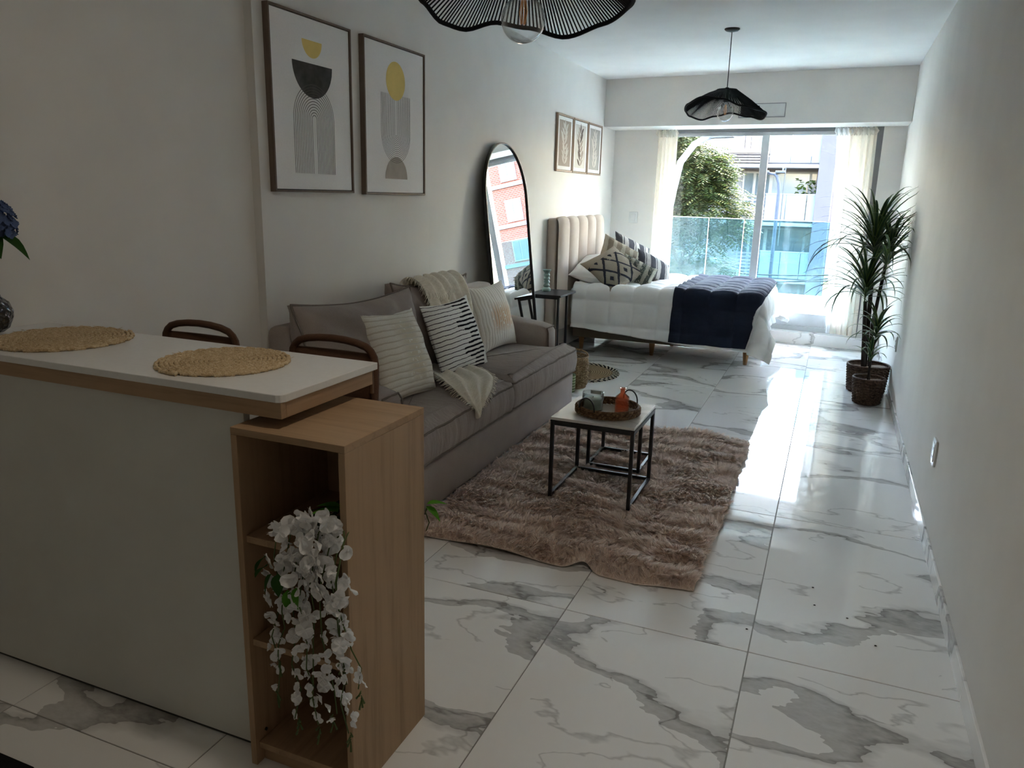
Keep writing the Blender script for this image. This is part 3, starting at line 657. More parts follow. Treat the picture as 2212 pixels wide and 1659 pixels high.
put_flower((-.913, 1.30, .728), 1.2, (.3, -1, .2))
_so = stm.build('stems', STEMG, wz, smooth=True); _so.location = (1.1, -1.45, -.66)
ln = MB()
for k in range(26):                                     # bundle of stem ends lying on the shelf
    x = -1.02+rn.uniform(-.07, .03); ln.tube([(x+1.1, -.09+rn.uniform(-.03, .03), .055+rn.uniform(0, .05)), (x+1.1+rn.uniform(-.02, .005), .02, .05+rn.uniform(0, .04)), (x+1.1+rn.uniform(-.08, .002), .13+rn.uniform(0, .08), .02+rn.uniform(0, .03))], .0014, 4)
ln.build('stem_bundle', m_plain('stem_dark', (.02, .035, .015, 1)), wz)
lf1 = leaf_mesh(.055, .014, LEAFG).mesh('leaf', LEAFG, True); lf2 = leaf_mesh(.055, .016, LEAFD).mesh('leaf', LEAFD, True)
for (c, rz, rx, m) in (((-1.005, 1.40, .765), 1.2, .3, 0), ((-1.015, 1.40, .765), 2.6, .4, 0), ((-1.01, 1.42, .77), 2.0, .3, 0), ((-1.135, 1.30, .645), 1.5, -.5, 1), ((-1.12, 1.295, .63), 2.4, -1.0, 1), ((-1.10, 1.295, .635), -2.8, -1.2, 1), ((-1.075, 1.295, .60), -2.6, -1.3, 0), ((-1.045, 1.29, .615), 2.9, -1.3, 0), ((-1.15, 1.315, .66), 1.7, -.7, 1), ((-.952, 1.735, .668), -.9, .2, 0), ((-.956, 1.738, .66), -1.6, -.4, 0)):
    inst('leaf', (lf1, lf2)[m], wz, Matrix.Translation(Vector(c)-Vector((-1.1, 1.45, .66))) @ Matrix.Rotation(rz, 4, 'Z') @ Matrix.Rotation(rx, 4, 'X'))
MB().tube([(.148, .288, .0), (.140, .292, -.02), (.150, .295, -.05), (.142, .292, -.075)], .0016, 5).build('tendril', STEMG, wz, smooth=True)
tag(wz, 'white artificial wisteria spilling out of the oak shelf unit', 'flowers')
# ================================================================= sofa, its cushions and throw
SOFA = m_fabric('taupe_linen', (.36, .305, .275, 1), 340, .35, .14, .92, .15, .8, 5)
SOFAP = m_fabric('taupe_linen_puckered', (.35, .295, .265, 1), 340, .75, .14, .92, .15, 1.6, 9, (1, 1.6, .35))
PIPE = m_fabric('taupe_piping', (.20, .165, .145, 1), 400, .2)
def resample(pts, step):
    out = []; n = len(pts)
    for i in range(n):
        a = np.array(pts[i], float); b = np.array(pts[(i+1) % n], float); k = max(1, int(np.linalg.norm(b-a)/step))
        for j in range(k): out.append(tuple(a+(b-a)*j/k))
    return out
def round_corners(pts, r, seg=4):
    out = []; n = len(pts)
    for i in range(n):
        p = np.array(pts[i], float); a = np.array(pts[i-1], float)-p; b = np.array(pts[(i+1) % n], float)-p
        a /= np.linalg.norm(a); b /= np.linalg.norm(b)
        for k in range(seg+1):
            t = k/seg; q = p+a*r*(1-t)**2+b*r*t*t; out.append(tuple(q))
    return out
def soft_slab(outline, z0, z1, r, crown, name, mat, par, pipe=True, wob=.008, seed=0, step=.011):
    """upholstered slab: outline is counter-clockwise in xy; rounded rims, crowned top, piping on both rims"""
    pl = par.matrix_basis.to_translation() if par else Vector()
    o = resample(round_corners(outline, .03), step); n = len(o); A = np.array(o)
    T = np.roll(A, -1, 0)-np.roll(A, 1, 0); T /= np.linalg.norm(T, axis=1)[:, None]; N = np.stack([-T[:, 1], T[:, 0]], 1)   # inward
    h = z1-z0; prof = [(.12, z0), (.03, z0), (r*.3, z0+.004), (0, z0+r*.6), (-.008, z0+h*.3), (-.012, z0+h*.5), (-.008, z0+h*.72), (0, z1-r*.6), (r*.25, z1-r*.12), (r, z1+crown*.12), (r*1.5, z1+crown*.4), (r*2.1, z1+crown*.7)]
    per = np.cumsum(np.linalg.norm(A-np.roll(A, 1, 0), axis=1)); puck = (fbm(per*26+seed, per*0+seed, seed+2, 3)-.42)*2; gate = np.clip((fbm(per*2.2, per*0+9, seed+4, 2)-.2)*2.4, 0, 1.2)
    rings = []
    for ri, (d, z) in enumerate(prof):
        q = A+N*d; nz = (fbm(q[:, 0]*9+seed, q[:, 1]*9+z*3, seed)-.5)
        q = q+N*(nz*wob*(1 if 0 < (z-z0) < h else .4))[:, None]
        pw = (0, 0, .3, .7, 1, .9, 1, .6, .3, .0, .0, .0)[ri]; q = q-N*(puck*gate*.0075*pw)[:, None]
        if z > z0+h*.3: zz = z+nz*wob*1.6+puck*gate*(0, 0, 0, 0, 0, 0, 0, .001, .005, .006, .004, .0)[ri]
        else: zz = np.full(n, z)
        rings.append(np.column_stack([q, zz]))
    vs = np.concatenate(rings); fs = []; m = len(prof)
    for i in range(m-1):
        for k in range(n): fs.append((i*n+k, i*n+(k+1) % n, (i+1)*n+(k+1) % n, (i+1)*n+k))
    fs.append(tuple((m-1)*n+k for k in range(n))); fs.append(tuple(range(n-1, -1, -1)))
    ob = MB().add(vs-np.array(pl), fs).build(name, mat, par, smooth=True)
    if pipe:
        for i in (7, 3):
            rg = rings[i][::1]-np.array(pl); MB().tube([tuple(p) for p in rg], .0055, 6, closed=True).build('piping', PIPE, ob, smooth=True)
    return ob
sofa = empty('sofa', (-2.03, 4.045, 0))
SY0, SY1, SYM, SXB, SXF = 2.87, 5.222, 4.047, -2.445, -1.640
def sbox(name, x0, x1, y0, y1, z0, z1, bev=.02, mat=SOFA):
    return mbox(sofa, name, mat, x0, x1, y0, y1, z0, z1, bev, 4, True)
sbox('base', SXB+.01, SXF-.012, SY0+.01, SY1-.005, .012, .245, .012)
for (x, y) in ((-2.40, 2.92), (-1.70, 2.92), (-2.40, 5.17), (-1.70, 5.17)): mbox(sofa, 'foot', BLK, x-.02, x+.02, y-.02, y+.02, 0, .0125, .001)
sbox('back', SXB, -2.30, SY0, SY1, .2455, .865, .045)
def arm(y0, y1):
    # side profile (x, z) swept across y, soft edges
    prof = [(-2.31, .2455), (-1.815, .2455), (-1.800, .27), (-1.797, .50), (-1.800, .555), (-1.825, .587), (-1.88, .602), (-2.1, .628), (-2.31, .648)]
    pl = Vector((-2.03, 4.045, 0)); n = len(prof); ys_ = [(y0, .018), (y0+.006, .006), (y0+.02, 0), ((y0+y1)/2, -.006), (y1-.02, 0), (y1-.006, .006), (y1, .018)]
    c = np.array(prof).mean(0); vs = []; fs = []
    for y, ins in ys_:
        for (x, z) in prof:
            d = np.array([x, z])-c; q = np.array([x, z])-np.sign(d)*np.minimum(ins, .5)
            if z < .25: q[1] = z
            vs.append((q[0]-pl.x, y-pl.y, q[1]))
    m = len(ys_)
    for i in range(m-1):
        for k in range(n): fs.append((i*n+k, i*n+(k+1) % n, (i+1)*n+(k+1) % n, (i+1)*n+k))
    fs.append(tuple(range(n))); fs.append(tuple((m-1)*n+k for k in range(n)))
    a = MB().add(vs, fs).build('arm', SOFA, sofa, smooth=True, bevel=.012, seg=3)
    yy0, yy1 = y0+.006-pl.y, y1-.006-pl.y
    loop = [(x-pl.x, yy, z) for (x, z, yy) in ((-1.797, .30, yy0), (-1.795, .45, yy0), (-1.798, .55, yy0), (-1.812, .578, yy0+.012), (-1.812, .580, yy1-.012), (-1.798, .55, yy1), (-1.795, .45, yy1), (-1.797, .30, yy1))]
    MB().tube(loop, .005, 6).build('piping', PIPE, a, smooth=True)
arm(SY0, SY0+.175); arm(SY1-.170, SY1)
IA0, IA1 = SY0+.180, SY1-.175
FA = -1.792                                          # front face of the arms
soft_slab([(-2.27, IA0), (FA, IA0), (FA, SY0), (SXF, SY0), (SXF, SYM-.003), (-2.27, SYM-.003)], .249, .432, .030, .03, 'seat_cushion', SOFAP, sofa, seed=3)
soft_slab([(-2.27, SYM+.003), (SXF, SYM+.003), (SXF, SY1+.015), (FA, SY1+.015), (FA, IA1), (-2.27, IA1)], .249, .438, .030, .035, 'seat_cushion', SOFAP, sofa, seed=8)

def pillow_mesh(w, h, t, n=28, pinch=.10, wr=.006, seed=0, box=0.0, px=2.2, sag=0):
    """puffy square pillow in local xz, thickness along y; returns builder and uv"""
    g = np.linspace(-1, 1, n+1); U, V = np.meshgrid(g, g, indexing='ij')
    inx = 1-pinch*(1-U**2)*np.abs(V)**6*0; shx = 1-pinch*(1-V**2)*.55; shz = 1-pinch*(1-U**2)*.55
    X = U*w/2*(1-pinch*.55*(1-V**2)*np.abs(U)**3); Z = V*h/2*(1-pinch*.55*(1-U**2)*np.abs(V)**3)
    T = (np.clip(1-np.abs(U)**px, 0, 1)**.55)*(np.clip(1-np.abs(V)**px, 0, 1)**.55)
    T = box+(1-box)*T
    nz = fbm(U*2.6+seed*3.1, V*2.6+seed, seed, 4)-.5; rad = np.sqrt(U**2+V**2)
    wrk = wr*np.sin(9*np.arctan2(V, U)+seed+4*nz)*np.clip(rad-.35, 0, 1)*np.clip(1.15-np.maximum(abs(U), abs(V)), 0, 1)*2.2
    Y = t/2*T*(1+.22*nz)+wrk*(T > .05)
    Z2 = Z-sag*(1-U**2)*(1+V)/2
    vs = []; uv = []; fs = []; m = n+1
    for s in (-1, 1):
        for i in range(m):
            for j in range(m):
                e = (i in (0, n)) or (j in (0, n))
                vs.append((X[i, j], s*(Y[i, j] if (not e or box > 0) else .002), Z2[i, j])); uv.append((.5+U[i, j]/2, .5+V[i, j]/2))
    for k, s in enumerate((-1, 1)):
        o = k*m*m
        for i in range(n):
            for j in range(n):
                f = (o+i*m+j, o+(i+1)*m+j, o+(i+1)*m+j+1, o+i*m+j+1); fs.append(f if s < 0 else f[::-1])
    rim = [i*m for i in range(n)]+[n*m+j for j in range(n)]+[(n-i)*m+n for i in range(n)]+[n-j for j in range(n)]
    q = len(rim)
    for k in range(q):
        a, b = rim[k], rim[(k+1) % q]; fs.append((a, m*m+a, m*m+b, b))
    mb = MB().add(vs, fs); mb.uv = uv; mb.rim = [vs[a] for a in rim]
    return mb
def pillow(name, mat, c, u, v, w, h, t, label=None, cat=None, group=None, parent=None, **kw):
    mb = pillow_mesh(w, h, t, **kw); me = mb.mesh(name, mat, True); uvset(me, mb.uv)
    o = bpy.data.objects.new(name, me); COL.objects.link(o); M = frame_mat(c, u, v)
    if parent: o.parent = parent; M = Matrix.Translation(-parent.matrix_basis.to_translation()) @ M
    o.matrix_basis = M
    if label: tag(o, label, cat or 'cushion', group)
    return o, mb
b1, mb1 = pillow('back_cushion', SOFA, (-2.195, 3.345, .690), (.02, 1, -.015), (-.24, -.02, 1), 1.02, .58, .31, parent=sofa, seed=2, box=.10, pinch=.10, px=2.5, wr=.022, n=56, sag=.025)
b2, mb2 = pillow('back_cushion', SOFA, (-2.262, 4.235, .690), (-.02, 1, -.03), (-.16, .03, 1), 1.02, .58, .28, parent=sofa, seed=5, box=.10, pinch=.11, px=2.5, wr=.024, n=56, sag=.03)
for b, mb in ((b1, mb1), (b2, mb2)):
    MB().tube([(x, y*1.0-.004, z) for x, y, z in mb.rim], .0055, 6, closed=True).build('piping', PIPE, b, smooth=True)
tag(sofa, 'taupe linen two-seat sofa with loose back cushions against the long wall', 'sofa')

# three throw pillows
def m_pillow_lines(name, base, line, n, horizontal=True, width=.16, dash=None, tint=None, tintbox=None, weave=True, relief=.6, bstr=.3):
    t = NT(name); uv = t.new('ShaderNodeUVMap'); sp = t.new('ShaderNodeSeparateXYZ'); t.link(uv.outputs[0], sp.inputs[0])
    a, b = (sp.outputs[1], sp.outputs[0]) if horizontal else (sp.outputs[0], sp.outputs[1])
    nz = t.noise(uv.outputs[0], 6, 3); fine = t.noise(uv.outputs[0], 90, 2)
    wob = t.math('ADD', a, t.math('MULTIPLY', t.math('SUBTRACT', nz, .5), .035))
    fr = t.math('FRACT', t.math('MULTIPLY', wob, n))
    d = t.math('ABSOLUTE', t.math('SUBTRACT', fr, .5))
    wd = width
    if dash:                                   # bold part of the line between moving limits
        idx = t.math('FLOOR', t.math('MULTIPLY', wob, n))
        s1 = t.math('MULTIPLY', t.math('SINE', t.math('MULTIPLY', idx, 1.05)), .12)
        lo = t.math('ADD', s1, dash[0]); hi = t.math('ADD', t.math('MULTIPLY', s1, -.15), dash[1])
        bold = t.math('MULTIPLY', t.math('GREATER_THAN', b, lo), t.math('LESS_THAN', b, hi))
        lft = t.math('LESS_THAN', b, lo)
        wd = t.math('ADD', t.math('MULTIPLY', bold, .215), t.math('MULTIPLY', lft, .075))
    on = t.math('LESS_THAN', d, wd) if not isinstance(wd, float) else t.math('LESS_THAN', d, wd)
    col = t.mix(t.math('MULTIPLY', on, 1.0 if dash else .55), t.ramp(fine, [(.3, tuple(x*.88 for x in base[:3])+(1,)), (.7, base)]), line)
    if tint:
        x0, x1, y0, y1 = tintbox
        e = t.math('MULTIPLY', t.math('SUBTRACT', b, x0), 6, clamp=True); e2 = t.math('MULTIPLY', t.math('SUBTRACT', x1, b), 6, clamp=True)
        e3 = t.math('MULTIPLY', t.math('SUBTRACT', a, y0), 6, clamp=True); e4 = t.math('MULTIPLY', t.math('SUBTRACT', y1, a), 6, clamp=True)
        msk = t.math('MULTIPLY', t.math('MULTIPLY', e, e2), t.math('MULTIPLY', e3, e4))
        msk = t.math('MULTIPLY', msk, t.math('MULTIPLY', t.math('GREATER_THAN', d, .14), t.math('GREATER_THAN', t.noise(uv.outputs[0], 14, 3), .40)))
        col = t.mix(msk, col, tint)
    t.color(col).rough(.92, .15)
    h = t.math('ADD', t.math('MULTIPLY', t.math('COSINE', t.math('MULTIPLY', t.math('SUBTRACT', fr, .5), 6.283)), -relief), t.math('MULTIPLY', fine, .35))
    t.bump(h, bstr, .006); return t.m
PW1 = m_pillow_lines('ivory_pintuck', (.93, .885, .79, 1), (.55, .46, .34, 1), 15, True, .12, tint=(.74, .65, .50, 1), tintbox=(.3, .78, .1, .95))
PW2 = m_pillow_lines('black_white_stripe', (.94, .93, .89, 1), (.008, .008, .012, 1), 17, True, .1, dash=(.50, .88), relief=.3, bstr=.2)
PW3 = m_pillow_lines('ivory_tan_pleat', (.92, .88, .81, 1), (.55, .47, .37, 1), 17, False, .10, tint=(.68, .46, .29, 1), tintbox=(.22, .72, .22, .95))
pillow('throw_pillow', PW1, (-2.035, 3.415, .668), (.02, 1, -.06), (-.40, -.20, 1), .52, .48, .18, 'ivory pin-tucked throw pillow at the near end of the sofa', 'pillow', 'throw pillows on the sofa', seed=11, pinch=.16)
pillow('throw_pillow', PW2, (-2.040, 4.085, .655), (.06, 1, .02), (-.40, -.26, 1), .54, .46, .15, 'white throw pillow with black dashed stripes in the middle of the sofa', 'pillow', 'throw pillows on the sofa', seed=12, pinch=.16)
pillow('throw_pillow', PW3, (-2.110, 4.765, .680), (.10, 1, .02), (-.32, -.12, 1), .50, .46, .16, 'ivory and tan pleated throw pillow beside the far sofa arm', 'pillow', 'throw pillows on the sofa', seed=13, pinch=.18)

# cream fringed throw: hangs over the back cushion, runs under the striped pillow and out over the seat
THROW = NT('cream_gauze'); _v = THROW.coords('UV', scale=(1, 1, 1)); _n = THROW.noise(_v, 60, 4, .7); _w = THROW.new('ShaderNodeTexWave'); THROW.link(_v, _w.inputs[0]); _w.inputs['Scale'].default_value = 70; _w.inputs['Distortion'].default_value = 3
THROW.color(THROW.ramp(_n, [(.3, (.78, .71, .59, 1)), (.7, (.95, .90, .79, 1))])).rough(.95, .1).bump(THROW.math('ADD', _w.outputs[0], _n), .22, .003)
def strip(path, widths, wdirs, nv, fold, seed, name, par, nfold=5):
    """cloth strip along a path with lengthwise folds"""
    path = [Vector(p) for p in path]; n = len(path); M = 6; fine = []; fw = []; fd = []
    for i in range(n-1):
        p0, p1, p2, p3 = path[max(i-1, 0)], path[i], path[i+1], path[min(i+2, n-1)]
        for k in range(M):
            t = k/M; fine.append(.5*((2*p1)+(-p0+p2)*t+(2*p0-5*p1+4*p2-p3)*t*t+(-p0+3*p1-3*p2+p3)*t**3)); fw.append(widths[i]+(widths[i+1]-widths[i])*t); fd.append(Vector(wdirs[i]).lerp(Vector(wdirs[i+1]), t).normalized())
    fine.append(path[-1]); fw.append(widths[-1]); fd.append(Vector(wdirs[-1]).normalized())
    P = []; uv = []; m = len(fine)
    for i, p in enumerate(fine):
        tg = (fine[min(i+1, m-1)]-fine[max(i-1, 0)]).normalized(); nn = fd[i].cross(tg)
        if nn.z+nn.x < 0: nn = -nn
        row = []
        for j in range(nv+1):
            s = j/nv-.5; wob = float(fbm(i*.13+seed, j*.2+seed, seed))-.5
            f = fold*(.5+.5*math.sin(s*2*PI*nfold+1.5*math.sin(i*.17+seed)+3*wob))
            q = p+fd[i]*(s*fw[i]+.05*wob*fw[i])+nn*(f+.012*wob)+tg*(.03*math.sin(7*s+seed)); row.append(tuple(q)); uv.append((s*fw[i], i*.02))
        P.append(row)
    mb = MB().grid(P); me = mb.mesh(name, THROW.m, True); uvset(me, uv); o = bpy.data.objects.new(name, me); COL.objects.link(o); o.parent = par
    md = o.modifiers.new('solid', 'SOLIDIFY'); md.thickness = .004
    return o, P
throw = empty('throw_blanket', (-2.1, 4.2, .45))
def tl(pts): return [(x+2.1, y-4.2, z-.45) for x, y, z in pts]
yd = (0, 1, 0)
o1, P1 = strip(tl([(-2.345, 4.24, .84), (-2.335, 4.24, .94), (-2.285, 4.235, .980), (-2.205, 4.225, .945), (-2.135, 4.215, .84), (-2.105, 4.205, .73), (-2.095, 4.19, .60), (-2.13, 4.15, .50), (-2.10, 4.05, .478)]), [.52, .54, .55, .54, .52, .48, .42, .34, .24], [yd]*6+[(.1, 1, 0), (.4, .9, 0), (.7, .7, 0)], 40, .030, 3, 'drape', throw, 5)
o2, P2 = strip(tl([(-2.10, 4.05, .478), (-1.98, 3.93, .482), (-1.86, 3.80, .490), (-1.75, 3.68, .488), (-1.675, 3.59, .470), (-1.632, 3.53, .43), (-1.625, 3.51, .385)]), [.24, .27, .30, .28, .22, .15, .03], [(.7, .7, 0), (.72, .68, 0), (.7, .7, 0), (.65, .75, 0), (.5, .85, 0), (.2, 1, 0), (.1, 1, 0)], 26, .026, 9, 'trailing_end', throw, 3)
fg = MB(); rn = random.Random(4)
for (P, cols, dirv) in ((P1, [0], (0, -.018, -.012)), (P2, [0, -1], None)):
    for ci in cols:
        for i in range(0, len(P)-1, 1):
            for k in range(3):
                p = Vector(P[i][ci]).lerp(Vector(P[i+1][ci]), k/3); d = Vector(dirv) if dirv else (Vector(P[i][ci])-Vector(P[i][len(P[i])//2])).normalized()*.018+Vector((0, 0, -.006))
                d = d+Vector((rn.uniform(-.008, .008), rn.uniform(-.006, .006), rn.uniform(-.01, .004))); fg.tube([p, p+d*.6, p+d*1.4+Vector((0, 0, -.006))], .0016, 4)
for j in range(len(P1[0])-1):                          # fringed flap turned over the top
    p = Vector(P1[20][j]); 
    if j < 24: fg.tube([p+Vector((.02, 0, 0)), p+Vector((.026, .004, -.02)), p+Vector((.022, rn.uniform(-.01, .01), -.04))], .002, 4)
f = fg.build('fringe', THROW.m, throw, smooth=True); f['kind'] = 'stuff'
tag(throw, 'cream fringed gauze throw draped over the sofa back and trailing onto the seat', 'throw')
# ================================================================= bed
HEADB = m_fabric('beige_velvet', (.55, .455, .385, 1), 300, .15, .08, .8, .3)
WHITE = m_fabric('white_cotton', (.89, .89, .88, 1), 350, .35, .03, .85, 0, 1.2, 7)
BEDWOOD = m_wood('honey_wood', (.33, .17, .07, 1), (.20, .09, .035, 1), 'Z')
RAILF = m_fabric('brown_rail_fabric', (.20, .155, .115, 1), 300, .2)
BX0, BX1, BY0, BY1, BZ = -2.335, -.530, 7.085, 8.62, .655
bed = empty('bed', (-1.45, 7.85, 0))
hb = empty('headboard', parent=bed); hb.location = (0, 0, 0)
mbox(bed, 'headboard_back', HEADB, XL+.004, -2.40, 6.865, 8.335, .02, 1.285, .02, 4, True).parent = hb
e = [6.865, 7.159, 7.453, 7.747, 8.041, 8.335]
def channel(y0, y1):
    # padded upright channel: rounded in plan and over the top
    P = []; n = 14; pl = (-1.45, 7.85, 0)
    zs = [.25, .5, .8, 1.05, 1.18, 1.24, 1.275, 1.297, 1.305, 1.300, 1.285]
    xo = [0, 0, 0, 0, 0, -.003, -.012, -.030, -.055, -.075, -.095]
    for i in range(n+1):
        t = i/n; y = y0+(y1-y0)*t; b = (1-abs(2*t-1)**3.2); row = []
        for z, x in zip(zs, xo): row.append((-2.375+.038*b+x*(.6+.4*b)-pl[0], y-pl[1], z-.018*(1-b)*(z > 1.2)))
        row = [(-2.42-pl[0], y-pl[1], .25)]+row; P.append(row)
    return MB().grid(P)
for k in range(5): channel(e[k]+.002, e[k+1]-.002).build('channel', HEADB, hb, smooth=True)
mbox(bed, 'base', RAILF, -2.33, -.60, 7.27, 8.60, .127, .40, .012, 3, True)
mbox(bed, 'mattress', WHITE, -2.33, -.56, 7.12, 8.58, .402, .63, .04, 4, True)
for (x, y) in ((-2.25, 7.33), (-1.535, 7.34), (-.650, 7.33), (-2.25, 8.53), (-1.535, 8.53), (-.650, 8.53), (-1.45, 7.92)):
    MB().tube([(x+1.45, y-7.85, .128), (x+1.45, y-7.85, 0)], [.030, .018], 14).build('leg', BEDWOOD, bed, smooth=True)
tag(bed, 'bed with beige channelled headboard, brown base and tapered wooden legs', 'bed')

def drape(s, t, X0=BX0, X1=BX1, Y0=BY0, Y1=BY1, Z=BZ, R=.06):
    """cloth point: s metres along the bed from the head, t metres across (0 = near edge); outside the top it hangs"""
    L = X1-X0; W = Y1-Y0
    a = max(0, s-(L-R)); b0 = max(0, R-t); b1 = max(0, t-(W-R)); x = min(s, L-R); y = min(max(t, R), W-R)
    b = max(b0, b1); sg = -1 if b0 > 0 else 1
    r = math.hypot(a, b)
    if r < 1e-6: return Vector((X0+x, Y0+y, Z))
    th = math.atan2(b, a); sp = .07+.42*max(0, math.sin(2*th))**1.5*min(1, r/.35)
    q = R*PI/2
    if r < q: h, v = R*math.sin(r/R), R*(1-math.cos(r/R))
    else: h, v = R+(r-q)*sp, R+(r-q)*math.sqrt(max(.05, 1-sp*sp))
    return Vector((X0+x+h*math.cos(th), Y0+y+sg*h*math.sin(th), max(.006, Z-v)))
def cloth(name, mat, s0, s1, t0, t1, ns, nt, lift, quilt, wr, seed, sfun=None, tfun=None, uvs=True):
    S = np.linspace(0, 1, ns+1); T = np.linspace(0, 1, nt+1); B = np.zeros((ns+1, nt+1, 3)); ST = np.zeros((ns+1, nt+1, 2))
    for i, a in enumerate(S):
        for j, b in enumerate(T):
            s = s0+(s1-s0)*a; t = t0+(t1-t0)*b
            if sfun: s, t = sfun(s, t)
            B[i, j] = drape(s, t); ST[i, j] = (s, t)
    du = np.gradient(B, axis=0); dv = np.gradient(B, axis=1); N = np.cross(du, dv); ln = np.linalg.norm(N, axis=2, keepdims=True); N /= np.maximum(ln, 1e-9)
    s, t = ST[..., 0], ST[..., 1]
    h = lift+wr*(fbm(s*5+seed, t*5, seed, 4)-.5)
    if quilt:
        q = .232; p = (np.abs(np.sin(PI*(s+.04)/q))*np.abs(np.sin(PI*(t+.10)/q)))**.35; h = h+quilt*p+.010*(fbm(s*13, t*3.5+seed, seed+5, 3)-.5)
    hang = np.clip((BZ-.05-B[..., 2])/.4, 0, 1)
    h = h+hang*.016*np.sin(s*17+3*fbm(s*2, t*2, 3))*(t < .2)+hang*.02*np.sin(t*13+s*4)*(s > 1.85)
    Pn = B+N*h[..., None]; Pn[..., 2] = np.maximum(Pn[..., 2], .004)
    me = MB().grid([[tuple(p) for p in row] for row in Pn]).mesh(name, mat, True); uvset(me, ST.reshape(-1, 2))
    o = bpy.data.objects.new(name, me); COL.objects.link(o); md = o.modifiers.new('solid', 'SOLIDIFY'); md.thickness = .012; md.offset = -1
    return o
def hem(s, t):
    # near hem rises towards the headboard and is pulled up near it
    if t < 0:
        k = .80+.20*min(1, max(0, (s-.1)/1.2)); t *= k
    return s, t
tag(cloth('duvet', WHITE, .06, 2.12, -.46, 1.535+.36, 170, 170, .006, .034, .02, 2, hem), 'white quilted duvet spread over the bed, corners hanging to the floor', 'duvet')
NAVY = NT('navy_cotton'); _v = NAVY.coords('UV'); _n = NAVY.noise(_v, 4, 4); _f = NAVY.noise(_v, 300, 2)
NAVY.color(NAVY.ramp(_n, [(.3, (.014, .019, .036, 1)), (.7, (.024, .031, .055, 1))])).rough(.75, .12).bump(NAVY.math('ADD', NAVY.noise(NAVY.coords('UV', scale=(1, 2.4, 1)), 9, 5), NAVY.math('MULTIPLY', _f, .15)), .5, .012)
def skew(s, t):
    d = max(0, -t); k = min(1, max(0, (s-1.02)/.78)); s = s-d*(.03+.20*k*k)
    return s, t
tag(cloth('bed_runner', NAVY.m, 1.025, 1.80, -.430, 1.535+.30, 90, 170, .022, .034, .012, 6, skew), 'dark navy blanket folded across the foot of the bed', 'blanket')

# folded-back duvet edge near the pillows and sleeping pillows
PILLOWC = m_fabric('pillowcase_white', (.88, .87, .85, 1), 350, .3, .03, .85, 0, 1.3, 6)
pillow('bed_pillow', PILLOWC, (-2.12, 7.46, .790), (1, .08, -.10), (0, .97, .18), .50, .68, .24, 'plump white sleeping pillow on the near side of the bed', 'pillow', 'white sleeping pillows', seed=21, pinch=.12, wr=.01)
pillow('bed_pillow', PILLOWC, (-2.10, 8.17, .790), (1, -.05, -.10), (0, .97, .15), .54, .66, .25, 'white sleeping pillow by the window, half hidden behind the patterned cushions', 'pillow', 'white sleeping pillows', seed=22, pinch=.12, wr=.01)

def m_cushion(name, base, dark, mode):
    t = NT(name); uv = t.new('ShaderNodeUVMap'); sp = t.new('ShaderNodeSeparateXYZ'); t.link(uv.outputs[0], sp.inputs[0]); x, y = sp.outputs[0], sp.outputs[1]
    nz = t.noise(uv.outputs[0], 7, 4); fine = t.noise(uv.outputs[0], 60, 4, .75)
    wob = t.math('MULTIPLY', t.math('SUBTRACT', nz, .5), .10); base2 = t.ramp(fine, [(.3, tuple(c*.7 for c in base[:3])+(1,)), (.7, base)])
    if mode == 'diamond':
        fx = t.math('ABSOLUTE', t.math('SUBTRACT', t.math('FRACT', t.math('ADD', t.math('MULTIPLY', x, 2.0), wob)), .5)); fy_ = t.math('ABSOLUTE', t.math('SUBTRACT', t.math('FRACT', t.math('ADD', t.math('MULTIPLY', y, 2.6), wob)), .5))
        d = t.math('ADD', fx, fy_); ring = t.math('LESS_THAN', t.math('ABSOLUTE', t.math('SUBTRACT', d, .5)), .075); core = t.math('LESS_THAN', d, .13)
        g = t.math('MULTIPLY', t.math('MAXIMUM', ring, core), t.math('GREATER_THAN', nz, .36)); g = t.math('MULTIPLY', g, t.math('GREATER_THAN', x, .22)); hgt = t.math('ADD', g, fine)
    elif mode == 'stripe':
        w = t.math('FRACT', t.math('ADD', t.math('MULTIPLY', x, 3.2), wob)); g = t.math('LESS_THAN', w, .48); g = t.math('MAXIMUM', g, t.math('LESS_THAN', t.math('ABSOLUTE', t.math('SUBTRACT', w, .62)), .035)); hgt = t.math('ADD', t.math('MULTIPLY', g, .5), fine)
    else:
        w = t.math('FRACT', t.math('ADD', t.math('MULTIPLY', x, 4.5), t.math('MULTIPLY', wob, 3.0))); g = t.math('MULTIPLY', t.math('GREATER_THAN', w, .45), t.math('GREATER_THAN', fine, .44)); hgt = t.math('ADD', g, fine)
    t.color(t.mix(g, base2, t.ramp(fine, [(.35, tuple(c*.6 for c in dark[:3])+(1,)), (.7, dark)]))).rough(.95, .1).bump(hgt, .9, .012); return t.m
CA = m_cushion('boho_diamond', (.50, .44, .35, 1), (.055, .06, .085, 1), 'diamond'); CB = m_cushion('boho_stripe_grey', (.58, .55, .51, 1), (.11, .11, .125, 1), 'stripe')
CD = m_cushion('boho_tufted_green', (.50, .49, .40, 1), (.085, .11, .10, 1), 'tuft'); CE = m_cushion('boho_tan_tuft', (.52, .46, .36, 1), (.30, .25, .18, 1), 'tuft')
grp = 'patterned cushions on the bed'
pillow('patterned_cushion', CB, (-1.985, 8.12, .875), (.62, .55, -.36), (-.5, .15, .80), .46, .46, .15, 'grey and white striped cushion at the back of the heap on the bed', 'cushion', grp, seed=31, pinch=.14)
pillow('patterned_cushion', CE, (-2.03, 7.76, .865), (.70, .40, -.40), (-.52, .1, .75), .44, .44, .15, 'tan tufted cushion in the middle of the heap on the bed', 'cushion', grp, seed=32, pinch=.14)
